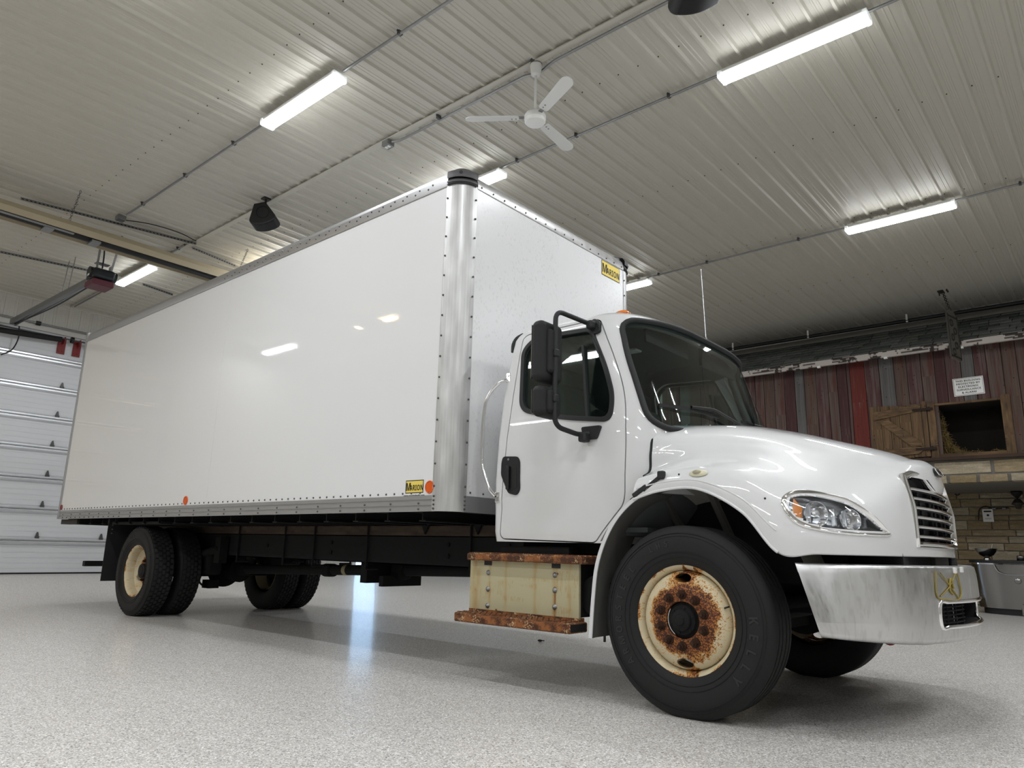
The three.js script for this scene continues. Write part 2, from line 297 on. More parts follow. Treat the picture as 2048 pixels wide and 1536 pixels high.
{ // torsion shaft with its sagging black cover, red end brackets
  const t = thing('torsion_shaft', 'black torsion spring shaft with red anchor brackets above the overhead door', 'shaft');
  mesh('shaft', rod(V(X0 + .17, 4.90, DZ0 - .1), V(X0 + .17, 4.90, DZ1 + .1), .016), M.galvdark, t);
  const sp = []; for (let i = 0; i <= 40; i++) { const z = mixn(.22, 3.4, i / 40); sp.push(V(X0 + .17, 4.87 - .11 * Math.sin(Math.PI * clamp((z - .2) / 3.2)) * .6, z)); }
  mesh('spring', stube(sp, .058, 60, 12), M.blackmatte, t);
  mesh('spring', rod(V(X0 + .17, 4.87, -.24), V(X0 + .17, 4.87, -2.1), .056, 14), M.blackmatte, t);
  for (const z of [.16, -.13]) mesh('bracket', [span(X0 + .005, X0 + .02, 4.60, 4.93, z - .075, z + .075), span(X0 + .02, X0 + .2, 4.80, 4.93, z - .008, z + .008), rod(V(X0 + .02, 4.66, z - .03), V(X0 + .035, 4.66, z - .03), .014), rod(V(X0 + .02, 4.66, z + .04), V(X0 + .035, 4.66, z + .04), .014)], M.redpaint, t);
  mesh('drum', rod(V(X0 + .17, 4.9, .0), V(X0 + .17, 4.9, .05), .065, 18), M.black, t);
  mesh('top_track', [rod(V(X0 + .1, 5.12, DZ0), V(X0 + .1, 5.12, DZ1), .02)], M.galv, t);
  mesh('end_stop', rod(V(X0 + .1, 5.12, .62), V(X0 + .1, 5.12, .7), .045, 14), M.black, t);
  mesh('hanging_cord', stube([V(X0 + .2, 4.95, 1.0), V(X0 + .2, 4.7, .98), V(X0 + .16, 4.45, 1.05), V(X0 + .14, 4.33, 1.2)], .012), M.black, t);
}
{ // door opener with its rail
  const o = thing('door_opener', 'trolley door opener with dark motor and maroon base under the ceiling', 'opener');
  const c = V(-10.15, 4.93, 1.06);
  mesh('rail', [bar(V(-10.3, 4.98, 1.09), V(X0 + .30, 4.98, 1.16), .07, .09), bar(V(-10.3, 4.93, 1.03), V(X0 + .30, 4.93, 1.1), .018, .03)], M.galv, o);
  mesh('chain', stube([V(-10.3, 4.92, 1.06), V(-12, 4.86, 1.09), V(X0 + .4, 4.93, 1.13)], .012), M.black, o);
  mesh('base', rbx(.36, .10, .32, .02, c.x, c.y - .10, c.z), std(0x5a2430, 0.5), o).userData.label = 'maroon base cover';
  mesh('motor', [rbx(.24, .17, .34, .05, c.x + .06, c.y + .05, c.z), cyl(.085, .085, .40, 20).rotateX(Math.PI / 2).translate(c.x + .06, c.y + .06, c.z), rbx(.12, .1, .3, .02, c.x - .12, c.y + .03, c.z)], std(0x161d22, 0.45), o);
  mesh('label_plate', bx(.07, .03, .003, c.x + .08, c.y + .0, c.z + .205), M.white, o); mesh('label_plate', bx(.1, .004, .06, c.x + .05, c.y + .147, c.z + .05), M.white, o);
  mesh('gear', [rod(V(c.x - .2, c.y + .1, c.z - .1), V(c.x - .2, c.y + .1, c.z + .1), .07, 18), rod(V(c.x - .12, c.y + .16, c.z - .14), V(c.x - .12, c.y + .16, c.z + .02), .05, 16)], M.black, o);
  mesh('bracket', [bx(.1, .22, .012, c.x - .02, c.y + .15, c.z - .13), bx(.12, .012, .2, c.x - .02, c.y + .26, c.z)], M.galv, o);
  for (const [dx, dz, tx, tz] of [[-.2, -.1, -.2, -.1], [.08, .1, .1, .1], [.1, -.1, .3, -.12], [-1.6, .05, -1.6, .02], [-1.3, .05, -1.3, .02]]) mesh('hanger', bar(V(c.x + dx, c.y + .08, c.z + dz), V(c.x + tx, H - .02, c.z + tz), .032, .006), M.galv, o);
  mesh('power_cord', stube([V(c.x + .08, c.y + .12, c.z + .02), V(c.x + .1, c.y + .35, c.z + .03), V(c.x + .12, H - .1, c.z + .06)], .012), M.black, o);
}
// perforated angle irons screwed to the ceiling
function angleIron(label, a, b) {
  const t = thing('angle_iron', label, 'angle iron', 'perforated angle irons under the ceiling'); mesh('flange', bar(a, b, .038, .005), M.galv, t); mesh('web', bar(a.clone().add(V(.018, -.02, 0)), b.clone().add(V(.018, -.02, 0)), .004, .04), M.galv, t);
  const n = Math.floor(a.distanceTo(b) / .05), h = []; for (let i = 0; i < n; i++) { const p = a.clone().lerp(b, (i + .5) / n); h.push(bx(.006, .014, .026, p.x + .02, p.y - .022, p.z)); } mesh('slots', h, M.black, t).userData.kind = 'stuff';
}
{
  const yb = H - .05;
  angleIron('perforated angle iron above the radiant heater, running under the junction box', onY(41, 395, yb), onY(392, 486, yb));
  angleIron('short perforated angle iron past the ceiling outlet strip beside the box truck', onY(384, 494, yb), onY(470, 530, yb));
  angleIron('perforated angle iron between opener motor and overhead door', onY(0, 502, yb), onY(185, 541, yb));
  angleIron('perforated angle iron behind the strip light by the opener', onY(285, 567, yb), onY(345, 588, yb));
}
{ // radiant tube heater on chains
  const t = thing('radiant_heater', 'long cream radiant tube heater with black tube hung on chains', 'heater'), x = -9.0, y = 5.16, z0 = -3.2, z1 = 6.5;
  const prof = [[-.17, -.10], [-.165, -.02], [-.09, .07], [.09, .07], [.165, -.02], [.17, -.10], [.185, -.10], [.178, -.01], [.098, .082], [-.098, .082], [-.178, -.01], [-.185, -.10]];
  const s = new THREE.Shape(prof.map((p) => new THREE.Vector2(p[0], p[1]))); const r = mesh('reflector', extr(s, z1 - z0), M.cream, t); r.position.set(x, y, z0);
  mesh('tube', rod(V(x + .02, y - .06, z0 + .2), V(x + .02, y - .06, z1 - .1), .06, 18), M.black, t);
  mesh('burner_shield', bx(.045, .012, 3.4, x + .15, y - .118, 3.6), M.galv, t);
  for (const z of [1.6, 2.2]) mesh('clamp', bx(.20, .03, .12, x + .05, y - .125, z), M.galv, t);
  for (const z of [1.95, -.6, 4.5]) { const L = []; const n = 14; for (let i = 0; i < n; i++) { const g = new THREE.TorusGeometry(.012, .003, 5, 10); g.scale(1, 1.7, 1); if (i % 2) g.rotateY(Math.PI / 2); L.push(g.translate(x + .3 - .3 * (1 - i / (n - 1)) * .9, mixn(y + .09, H - .04, i / (n - 1)), z)); } mesh('chain', L, M.galvdark, t); mesh('hook', tube([V(x + .03, y + .1, z), V(x + .03, y - .03, z + .02), V(x + .19, y - .11, z + .02)], .006), M.galvdark, t); }
}
// electrical conduits on the ceiling
const CY = H - .075;
function conduit(label, segs, clamps) {
  const t = thing('conduit', label, 'conduit', 'conduits on the ceiling');
  for (const pts of segs) mesh('pipe', tube(pts, .0145, .06, 8), M.galv, t);
  for (const [k, x] of clamps) { const [a0, b0] = [segs[k][0], segs[k][segs[k].length - 1]], a = a0.clone().lerp(b0, (x - a0.x) / (b0.x - a0.x)); mesh('clamp', [bx(.03, .042, .045, a.x, a.y + .008, a.z), bx(.012, .018, .07, a.x, a.y + .02, a.z)], M.galvdark, t); }
  return t;
}
const row = (z, xs) => { const out = []; for (let i = 0; i + 1 < xs.length; i += 2) out.push([V(xs[i], CY, z), V(xs[i + 1], CY, z)]); return out; }, HL = .69;
conduit('conduit feeding the strip light left of the ceiling fan, ending at the junction box', row(1.26, [7, 4.4 + HL, 4.4 - HL, -4.263 + HL, -4.263 - HL, -8.86]), [[1, -1.5], [1, -2.7], [2, -5.75], [2, -7.0], [2, -8.3]]);
conduit('conduit along the ceiling past the fan mount to the outlet box', [[V(6, CY, .045), V(-1.85, CY, .045), V(-1.93, CY, .0), V(-2.07, CY, .0), V(-2.15, CY, .045), V(-4.1, CY, .045), V(-4.2, CY, .09)]], [[0, .5], [0, -3.4]]);
conduit('conduit above the front of the truck between two strip lights', row(-1.17, [7, 4.4 + HL, 4.4 - HL, .067 + HL, .067 - HL, -4.28 + HL, -4.28 - HL, -8.6 + HL]), [[1, 1.6], [2, -1.2], [2, -2.4], [2, -3.3]]);
conduit('conduit nearest the barn facade, feeding two strip lights', row(-5.58, [7, 4.4 + HL, 4.4 - HL, -.02 + HL, -.02 - HL, -4.72 + HL, -4.72 - HL, -9.1 + HL]), [[1, 1.4], [2, -1.4], [2, -2.9], [2, -3.8]]);
conduit('conduit running to the strip light beside the opener', [[V(-9.25, CY, .2), V(-11.15 + HL, CY, .14)], [V(-11.25 - HL, CY, .14), V(-14.3, CY, .12)]], [[0, -9.5], [0, -9.9]]);
{
  const t = thing('outlet_box', 'small grey twin outlet box on ceiling conduit near the fan', 'outlet'), p = onY(776, 290, H - .1);
  mesh('box', rbx(.11, .07, .11, .008, p.x, p.y + .01, p.z), M.galv, t); mesh('receptacle', bx(.03, .008, .04, p.x - .022, p.y - .027, p.z), M.white, t); mesh('receptacle', bx(.03, .008, .04, p.x + .022, p.y - .027, p.z), M.white, t); mesh('stem', rod(V(p.x, p.y + .03, p.z), V(p.x, H, p.z), .02), M.galvdark, t);
  const j = thing('junction_box', 'grey junction box on ceiling where conduit meets angle iron', 'junction box'), q = onY(241, 439, H - .085);
  mesh('box', rbx(.12, .07, .12, .008, q.x, q.y + .02, q.z), M.galv, j); mesh('cover', bx(.1, .006, .1, q.x, q.y - .018, q.z), M.galvdark, j); mesh('flex_cable', stube([V(q.x, q.y, q.z), onY(300, 448, H - .05), onY(360, 466, H - .05), onY(392, 482, H - .06)], .008, 24), M.black, j);
}

// ---------------------------------------------------------------- strip lights
const lampGlow = (c, k) => std(0xffffff, 0.4, 0, { emissive: c, emissiveIntensity: k });
M.glow = lampGlow(new THREE.Color(.97, .985, 1), 8); M.glowWarm = lampGlow(WARM, 6);
const LW = 1.36, lampGeo = { base: rbx(LW, .05, .15, .02, 0, .05, 0), diff: rbx(LW - .02, .065, .14, .03, 0, 0, 0, 4), end: [rbx(.05, .085, .17, .015, -LW / 2 + .01, .02, 0), rbx(.05, .085, .17, .015, LW / 2 - .01, .02, 0)], clip: bx(.02, .06, .15, 0, .035, 0), hang: bx(.03, .012, .05, 0, .08, 0) };
const lampEnd = merge(lampGeo.end.slice(0, 1)), lampEnd2 = merge(lampGeo.end.slice(1));
M.endcap = phy(0xeef0f0, 0.25, { transmission: .5, thickness: 0 });
function stripLight(label, x, z, grp, warm = false, y = H - .17) {
  const t = thing('strip_light', label, 'light', grp, V(x, y, z));
  mesh('housing', lampGeo.base, M.whiteplastic, t); mesh('diffuser', lampGeo.diff, warm ? M.glowWarm : M.glow, t).userData.label = 'glowing diffuser';
  mesh('end_cap', lampEnd, M.endcap, t); mesh('end_cap', lampEnd2, M.endcap, t);
  for (const dx of [-.4, .4]) { const h = mesh('hanger', lampGeo.hang, M.galv, t); h.position.x = dx; }
  const l = new THREE.RectAreaLight(warm ? WARM : LAMP_COLOR, LAMP, LW - .1, .125); l.position.set(0, -.036, 0); l.rotation.x = -Math.PI / 2; l.name = 'lamp_light'; t.add(l);
  return t;
}
stripLight('lit strip light on the ceiling above the cargo box side, left of the fan', -4.263, 1.288);
stripLight('lit strip light on the ceiling above the truck cab, right of the fan', .082, -1.134);
stripLight('lit strip light on the conduit nearest the barn facade, ahead of the windshield', -.005, -5.52);
stripLight('lit strip light beside the door opener motor', -11.15, .176);
stripLight('lit strip light peeking over the front top edge of the cargo box', -4.233, -1.174);
stripLight('lit strip light peeking past the far front corner of the cargo box', -4.67, -5.58);
const OUT = 'unseen strip lights added elsewhere under the workshop ceiling';
for (const [x, z] of [[-8.6, -1.2], [-9.1, -5.65], [4.4, 1.26], [4.4, -1.2], [4.4, -5.6], [8.8, -1.2], [-3.4, 3.4], [1.0, 3.4], [5.4, 3.4], [9.8, 3.4], [-14.0 + .6, 6.7], [-5.3, 6.7], [-.9, 6.7], [3.5, 6.7], [8, 6.7], [-9.7, 11], [-5.3, 11], [-.9, 11], [3.5, 11], [-5.3, 15], [-.9, 15], [3.5, 15]]) stripLight('unseen lit strip light added under the ceiling away from the ceiling fan', x, z, OUT);  // unseen lamps added to light the camera side, truck flank and floor
stripLight('warm yellow strip light over the open floor', -9.7, 6.7, undefined, true);

// ---------------------------------------------------------------- ceiling fan
{
  const t = thing('ceiling_fan', 'white three-blade ceiling fan on a down rod', 'fan', undefined, V(-2.0, 5.0, .08));
  mesh('canopy', lathe([[0, .62], [.055, .62], [.06, .60], [.05, .50], [.035, .485], [0, .485]], 28), M.whiteplastic, t);
  mesh('mount_box', cyl(.06, .06, .05, 16).translate(0, .64, 0), M.galvdark, t);
  mesh('down_rod', cyl(.013, .013, .5, 12).translate(0, .28, 0), M.whiteplastic, t);
  mesh('motor', lathe([[0, .075], [.05, .07], [.095, .055], [.108, .03], [.108, .0], [.10, -.012], [.0, -.012]], 40), M.whiteplastic, t);
  mesh('cover', lathe([[.104, -.004], [.102, -.03], [.09, -.045], [.0, -.05]], 40), M.white, t);
  for (let k = 0; k < 3; k++) {
    const a = Math.atan2(.40, -.567) + k * 2 * Math.PI / 3 - .02;
    const s = rshape([[.16, -.05], [.64, -.062], [.69, -.02], [.69, .04], [.64, .065], [.16, .05]], .03), g = extr(s, .006, .0015).rotateX(Math.PI / 2 - .2).rotateY(-a).translate(0, .022, 0);
    const b = mesh('blade', g, M.whiteplastic, t);
    mesh('blade_arm', [bx(.14, .008, .04, .14, 0, 0).rotateX(-.1).rotateY(-a).translate(0, .022, 0), ...[.19, .23].map((r) => cyl(.008, .008, .018, 8).translate(r, 0, .012).rotateY(-a).translate(0, .022, 0))], M.galv, b);
  }
}
// ---------------------------------------------------------------- loudspeakers
function speaker(label, x, y, z, turn, lean, s = 1) {
  const t = thing('loudspeaker', label, 'speaker', undefined, V(x, y, z));
  const b = group('body', t); b.rotation.set(Math.PI / 2, 0, lean, 'ZXY'); const hold = new THREE.Quaternion().setFromAxisAngle(V(0, 1, 0), turn); b.quaternion.premultiply(hold); b.scale.setScalar(s);
  const sh = new THREE.Shape(); sh.moveTo(-.07, -.15); sh.lineTo(.07, -.15); sh.lineTo(.165, .06); sh.quadraticCurveTo(.17, .10, .14, .115); sh.quadraticCurveTo(0, .17, -.14, .115); sh.quadraticCurveTo(-.17, .10, -.165, .06); sh.closePath();
  mesh('cabinet', extr(sh, .24, .014, 12).rotateX(Math.PI / 2).translate(0, .12, 0), M.black, b);
  const gr = []; for (let i = 0; i <= 14; i++) { const q = -.14 + .28 * i / 14, zz = .160 - .027 * (q / .14) * (q / .14); gr.push([V(q, -.11, zz), V(q, .11, zz)]); }
  mesh('grille', strip(gr), M.blackmatte, b);
  mesh('port_ring', new THREE.TorusGeometry(.085, .006, 8, 28).rotateX(Math.PI / 2).translate(.02, .136, -.01), M.frame, b);
  mesh('bracket', [rod(V(0, .1 * s, 0), V(0, H - y - .045, 0), .015), bx(.1, .02, .1, 0, H - y - .04, 0), tube([V(-.07, .11 * s, .04), V(-.07, .17 * s, .04), V(.07, .17 * s, .04), V(.07, .11 * s, .04)], .008, .02)], M.black, t);
}
speaker('black loudspeaker on the ceiling above the cargo box side', -6.80, 5.34, .20, .75, .25);
speaker('black loudspeaker on the ceiling ahead of the fan, near the strip light over the cab', -.16, 5.40, .32, .75, .35, 1.25);

// ---------------------------------------------------------------- barn facade along the far wall
const ZB = -9.95;
const plankTex = [];
const plankPal = [ // [bare wood a, bare wood b, paint, paint amount]
  [[.38, .33, .31], [.55, .49, .46], [.40, .24, .22], .55], [[.40, .35, .34], [.52, .46, .44], [.38, .25, .25], .75], [[.46, .41, .38], [.60, .55, .51], [.48, .17, .14], 1.05],
  [[.42, .42, .42], [.55, .55, .55], [.38, .27, .27], .12], [[.38, .32, .29], [.50, .43, .39], [.42, .22, .18], .42], [[.35, .30, .30], [.46, .40, .40], [.33, .20, .20], .85]];
plankPal.forEach(([a, b, p, k], n) => plankTex.push(tex(128, 1024, (u, v) => {
  const gr = fbm(u * 14, v * 3.2, 101 + n, 0, 4), fine = fbm(u * 70, v * 5, 111 + n, 0, 3), pt = fbm(u * 6, v * 5, 121 + n, 0, 5), str = fbm(u * 40, v * 4, 131 + n, 0, 3);
  let c = lerp3(a, b, gr); c = c.map((q) => q * (0.72 + 0.5 * fine));
  c = lerp3(c, p.map((q) => q * (.8 + .4 * str)), clamp(smooth(.75 - k * .5, .95 - k * .5, pt * .6 + str * .4)) * .85);
  for (let i = 0; i < 5; i++) { const ku = hash(i, n, 5), kv = hash(i, n, 6); c = lerp3(c, [.10, .08, .07], smooth(.05, .02, Math.hypot(u - ku, (v - kv) * 11))); }
  return c;
})));
const plankMat = plankTex.map((t) => std(0xcfc8c4, 0.88, 0, { map: t }));
const oldWood = tex(128, 1024, (u, v) => { const g = fbm(u * 12, v * 4, 141, 0, 4), f = fbm(u * 60, v * 6, 143, 0, 3); let c = lerp3([.33, .26, .19], [.60, .49, .36], g).map((q) => q * (.7 + .5 * f)); for (let i = 0; i < 4; i++) c = lerp3(c, [.16, .11, .08], smooth(.06, .02, Math.hypot(u - hash(i, 3, 1), (v - hash(i, 3, 2)) * 8))); return c; });
M.oldwood = std(0xdcd6cc, 0.85, 0, { map: oldWood });
const brownWood = tex(512, 64, (u, v) => lerp3([.17, .12, .09], [.30, .22, .17], fbm(u * 5, v * 22, 151, 0, 4))); M.brownwood = std(0xffffff, 0.85, 0, { map: brownWood });
const peel = tex(1024, 128, (u, v) => { const n = fbm(u * 12, v * 70, 161, 0, 5), e = smooth(.56, .60, n * .75 + .25 * fbm(u * 60, v * 200, 163, 0, 2)); return lerp3([.72, .69, .66], [.20, .17, .15], e); }); M.peel = std(0xffffff, 0.8, 0, { map: peel });
const shingleT = tex(256, 256, (u, v) => { const n = fbm(u * 90, v * 90, 171, 0, 2), b = fbm(u * 5, v * 5, 173, 0, 3); const k = .30 + .12 * n + .06 * b; return [k * .97, k, k * .98]; });
const shingleMats = [0xffffff, 0xd2d6d2, 0xb0b8b2, 0xe8e4dc].map((c) => std(c, 0.95, 0, { map: shingleT }));
const stoneT = tex(512, 512, (u, v) => { const n = fbm(u * 8, v * 16, 181, 0, 5), f = fbm(u * 80, v * 80, 183, 0, 3); return lerp3([.50, .46, .38], [.78, .73, .63], n * .7 + f * .3); });
const stoneB = tex(512, 512, (u, v) => g3(fbm(u * 12, v * 18, 185, 0, 5)), false);
const stoneMats = [0xffffff, 0xe8e0d2, 0xd8cdb8].map((c) => std(c, 0.92, 0, { map: stoneT, bumpMap: stoneB, bumpScale: .02 }));
M.mortar = std(0x77736c, 0.95);
function stoneGeo(w, h, d, sd, amp = .012) {                  // hewn stone block, front face uneven
  const g = new THREE.BoxGeometry(w, h, d, 6, 3, 1), p = g.attributes.position;
  for (let i = 0; i < p.count; i++) { const x = p.getX(i), y = p.getY(i), z = p.getZ(i); const ex = Math.abs(Math.abs(x) - w / 2) < 1e-5, ey = Math.abs(Math.abs(y) - h / 2) < 1e-5; const n = fbm(x * 7 + sd * 3.7, y * 9 + sd, 7, 0, 3) - .5; p.setXYZ(i, x + (ex ? -Math.sign(x) * .006 * hash(Math.round(y * 50), sd, 1) : 0), y + (ey ? -Math.sign(y) * .009 * hash(Math.round(x * 30), sd, 2) : 0), z > 0 ? z + n * amp * 2 - (ex || ey ? amp : 0) : z); }
  g.computeVertexNormals(); const q = toCreasedNormals(g, .6); return planarUV(q, 'x', 'y', .9);
}
{
  const w = struct('wall_left', 'barn facade of weathered red planks over a stone lintel along the far wall', 'wall');
  mesh('wall_body', [span(X0 - .25, -3.6, 0, H, Z0 - .25, Z0 - .01), span(3.4, X1 + .25, 0, H, Z0 - .25, Z0 - .01), span(-3.6, 3.4, 2.24, H, Z0 - .25, Z0 - .01)], M.slab, w);
  ribWall(w, 'z', Z0, X0, -6.2, 0, H); ribWall(w, 'z', Z0, 3.4, X1, 0, H); ribWall(w, 'z', Z0, -6.2, 3.4, 5.0, H);
  const BX0 = -6.2, BX1 = 3.4, OX0 = -.575, OX1 = .43, OY0 = 2.70, OY1 = 3.63;
  mesh('backing', [span(BX0, OX0, 2.62, 4.70, ZB - .10, ZB - .03), span(OX1, BX1, 2.62, 4.70, ZB - .10, ZB - .03), span(OX0, OX1, OY1, 4.70, ZB - .10, ZB - .03)], M.brownwood, w);
  let x = BX0, i = 0;
  const seq = [0, 1, 3, 4, 1, 0, 5, 1, 3, 1, 0, 4, 0, 5, 3, 4, 1, 0, 5, 1];
  const redX = onZ(1715, 760, ZB).x;
  while (x < BX1) {
    let wd = rr(.17, .27), kind = seq[i % seq.length]; if (x < redX - .14 && x + wd > redX - .15) wd = redX - .14 - x; else if (Math.abs(x - redX + .14) < .001) { wd = .28; kind = 2; } if (wd < .05) wd = .05; const cx = x + wd / 2;
    const y0 = cx > OX0 && cx < OX1 ? OY1 : 2.64, y1 = 4.70, g = bx(wd - .012, y1 - y0, .026, 0, 0, 0); planarUV(g, 'x', 'y', 1); const uv = g.attributes.uv; for (let k = 0; k < uv.count; k++) { uv.setXY(k, uv.getX(k) / wd + .5, (uv.getY(k) + (y0 + y1) / 2) / 2.4 + i * .37); }
    const m = mesh('plank', g, plankMat[kind], w); m.position.set(cx, (y0 + y1) / 2, ZB - .013 + rr(-.006, .006)); m.rotation.z = rr(-.004, .004); x += wd; i++;
  }
  // shingled pent roof under the ceiling
  const r = group('shingle_roof', w), A = V(0, 5.44, -10.86), B = V(0, 4.70, -9.62), sl = B.clone().sub(A), L = sl.length(), dir = sl.clone().normalize(), nrm = V(0, -dir.z, dir.y).multiplyScalar(-1); if (nrm.y < 0) nrm.negate();
  mesh('roof_deck', bar(A.clone().add(V(-1.2, -.03, 0)), B.clone().add(V(-1.2, -.03, 0)), 9.6, .03), M.brownwood, r);
  mesh('soffit', span(BX0, BX1, 4.66, 4.69, -9.95, -9.64), M.brownwood, r);
  const rowsN = 8, rh = L / rowsN; const tilt = Math.atan2(dir.z, -dir.y);
  for (let k = 0; k < rowsN; k++) for (let xs = -5.6 + (k % 2) * .17 + rr(-.03, .03); xs < 1.7;) {
    const wd = rr(.28, .40), g = bx(wd - .016, rh + .03, .018), m = mesh('shingle', g, shingleMats[Math.floor(rnd() * 4)], r); boxUV(g, 1);
    const c = A.clone().addScaledVector(dir, (k + .5) * rh).addScaledVector(nrm, .016 + .004 * rnd()); m.position.set(xs + wd / 2, c.y, c.z); m.rotation.x = Math.atan2(-dir.z, -dir.y) - .09; xs += wd;
  }
  mesh('top_flashing', span(BX0, BX1, 5.42, 5.53, -10.88, -10.78), M.mortar, r);
  const t2 = struct('trim_2', 'white fascia board with peeling paint under the shingles', 'trim');
  mesh('board', planarUV(span(BX0, BX1, 4.585, 4.70, -9.66, -9.60), 'x', 'y', .35), M.peel, t2);
  for (const [u, v] of [[1636, 718], [1924, 706], [1772, 727]]) { const p = onZ(u, v, -9.6); mesh('clip', bx(.06, .035, .05, p.x, 4.575, -9.62), M.white, t2); }
  const t3 = struct('trim_3', 'dark brown ledge board below the planks', 'trim');
  mesh('board', planarUV(span(BX0, BX1, 2.61, 2.665, ZB - .1, ZB + .14), 'x', 'z', .3), M.brownwood, t3);
  // stone lintel: two courses, mortar behind
  mesh('mortar', span(BX0, BX1, 2.22, 2.61, ZB - .3, ZB - .012), M.mortar, w);
  const up = [-3.6, -2.6, -1.75, -.72, .19, 1.17, 2.1, 3.0]; for (let k = 0; k < up.length - 1; k++) { const wd = up[k + 1] - up[k] - .05, m = mesh('lintel_stone', stoneGeo(wd, .215, .16, k), stoneMats[k % 3], w); m.position.set((up[k] + up[k + 1]) / 2, 2.475, ZB - .06); }
  for (let k = 0, xs = -3.45; xs < 2.8; k++, xs += .455) { const m = mesh('lintel_stone', stoneGeo(.405, .135, .24, k + 20, .018), stoneMats[(k * 2) % 3], w); m.position.set(xs, 2.275, ZB - .07); }
  // recess below with a coursed stone back wall
  const zn = -12.4; mesh('recess_mortar', [span(-3.6, 3.4, 0, 2.3, zn - .08, zn - .015), span(-3.6, 3.4, 2.2, 2.24, zn, ZB - .2)], M.mortar, w);
  mesh('recess_side', [span(-3.7, -3.3, 0, 2.62, zn - .1, ZB - .02), span(BX0, -3.3, 0, 2.62, ZB - .08, ZB - .02), span(2.9, 3.4, 0, 2.62, zn - .1, ZB - .02)], stoneMats[2], w);
  for (let y = .02, k = 0; y < 2.2;) { const hh = rr(.10, .19); for (let xs = -3.2 + rr(-.1, 0); xs < 2.6;) { const wd = rr(.25, .75), m = mesh('stone', stoneGeo(wd - .012, hh - .010, .07, k + 60, .01), stoneMats[Math.floor(rnd() * 3)], w); m.position.set(xs + wd / 2, y + hh / 2, zn - .005 + rr(-.01, .01)); xs += wd; k++; } y += hh; }
  // hay hatch: frame, dark loft behind
  const o = struct('window_1', 'open hay hatch with rough timber frame', 'hatch');
  const wood = (g) => planarUV(g, 'y', 'x', .5);
  mesh('jamb', planarUV(span(OX0 - .13, OX0 - .015, 2.67, OY1 + .05, ZB, ZB + .045), 'x', 'y', 1), M.oldwood, o); mesh('jamb', planarUV(span(OX1, OX1 + .14, 2.67, OY1 + .08, ZB, ZB + .045), 'x', 'y', 1), M.oldwood, o);
  mesh('sill', wood(span(OX0 - .02, OX1, 2.665, 2.735, ZB - .08, ZB + .03)), M.oldwood, o); mesh('head', wood(span(OX0 - .13, OX1 + .02, OY1, OY1 + .035, ZB - .05, ZB + .02)), M.oldwood, o);
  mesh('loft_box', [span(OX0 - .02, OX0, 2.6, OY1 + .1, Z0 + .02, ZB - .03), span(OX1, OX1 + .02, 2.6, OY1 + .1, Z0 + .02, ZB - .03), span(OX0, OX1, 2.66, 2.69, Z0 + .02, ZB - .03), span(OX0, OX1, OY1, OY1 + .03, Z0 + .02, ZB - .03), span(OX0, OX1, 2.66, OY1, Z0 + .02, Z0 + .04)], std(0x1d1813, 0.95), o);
  // hatch door, swung open against the planks
  const hd = struct('door_2', 'small rough plank hatch door with Z brace swung open', 'door'), hx0 = -1.69, hx1 = -.72, hy0 = 2.69, hy1 = 3.70;
  let px = hx0; while (px < hx1 - .02) { const wd = Math.min(rr(.13, .2), hx1 - px), g = planarUV(span(px + .004, px + wd - .004, hy0 + rr(-.03, .02), hy1 + rr(-.03, .03), ZB + .022, ZB + .046), 'x', 'y', 1); const uv = g.attributes.uv; const off = rnd() * 3; for (let k = 0; k < uv.count; k++) uv.setXY(k, uv.getX(k) * 4, uv.getY(k) * .6 + off); mesh('plank', g, M.oldwood, hd); px += wd; }
  const brace = (pts) => planarUV(extr(rshape(pts, .012), .028).translate(0, 0, ZB + .048), 'y', 'x', 1.3);
  mesh('rail', brace([[hx0 + .06, 3.44], [hx0 + .06, 3.60], [-.86, 3.66], [-.80, 3.63], [-.86, 3.55]]), M.oldwood, hd); mesh('rail', brace([[hx0 + .12, 2.72], [hx0 + .12, 2.86], [-.86, 2.90], [-.80, 2.86], [-.9, 2.76]]), M.oldwood, hd);
  mesh('brace', brace([[hx0 + .12, 3.43], [hx0 + .30, 3.45], [-.84, 2.96], [-.84, 2.88], [-1.02, 2.90]]), M.oldwood, hd);
  for (const y of [3.57, 2.84]) mesh('strap_hinge', [bx(.34, .045, .008, -.78, y, ZB + .082), rod(V(-.68, y - .04, ZB + .07), V(-.68, y + .04, ZB + .07), .014)], std(0x2a1d17, 0.7, 0.4), hd);
  const hay = thing('straw', 'loose golden straw spilling in the hay hatch', 'straw'); hay.userData.kind = 'stuff';
  const sg = new THREE.BoxGeometry(.16, .0035, .005), N = 900, im = new THREE.InstancedMesh(sg, std(0x8d7a50, 0.95), N), mt = new THREE.Matrix4(), qt = new THREE.Quaternion(), cc = new THREE.Color();
  for (let k = 0; k < N; k++) { const side = rnd() < .58, e = rnd(), px2 = side ? OX0 + .02 + e * e * .38 : rr(OX0, OX1), py = side ? 2.72 + rnd() * Math.max(.05, .85 * (1 - e * 1.15)) : 2.70 + rnd() * rnd() * .09, pz = ZB - .06 - rnd() * .45; qt.setFromEuler(new THREE.Euler(rr(-.6, .6), rr(0, 6.3), side ? rr(-1.4, 1.4) : rr(-.35, .35))); mt.compose(V(px2, py, pz), qt, V(rr(.5, 1.2), 1, 1)); im.setMatrixAt(k, mt); im.setColorAt(k, cc.setHSL(.11 + rnd() * .02, .18 + rnd() * .15, .45 + rnd() * .4)); }
  im.name = 'straw_stalks'; im.userData.kind = 'stuff'; hay.add(im);
}
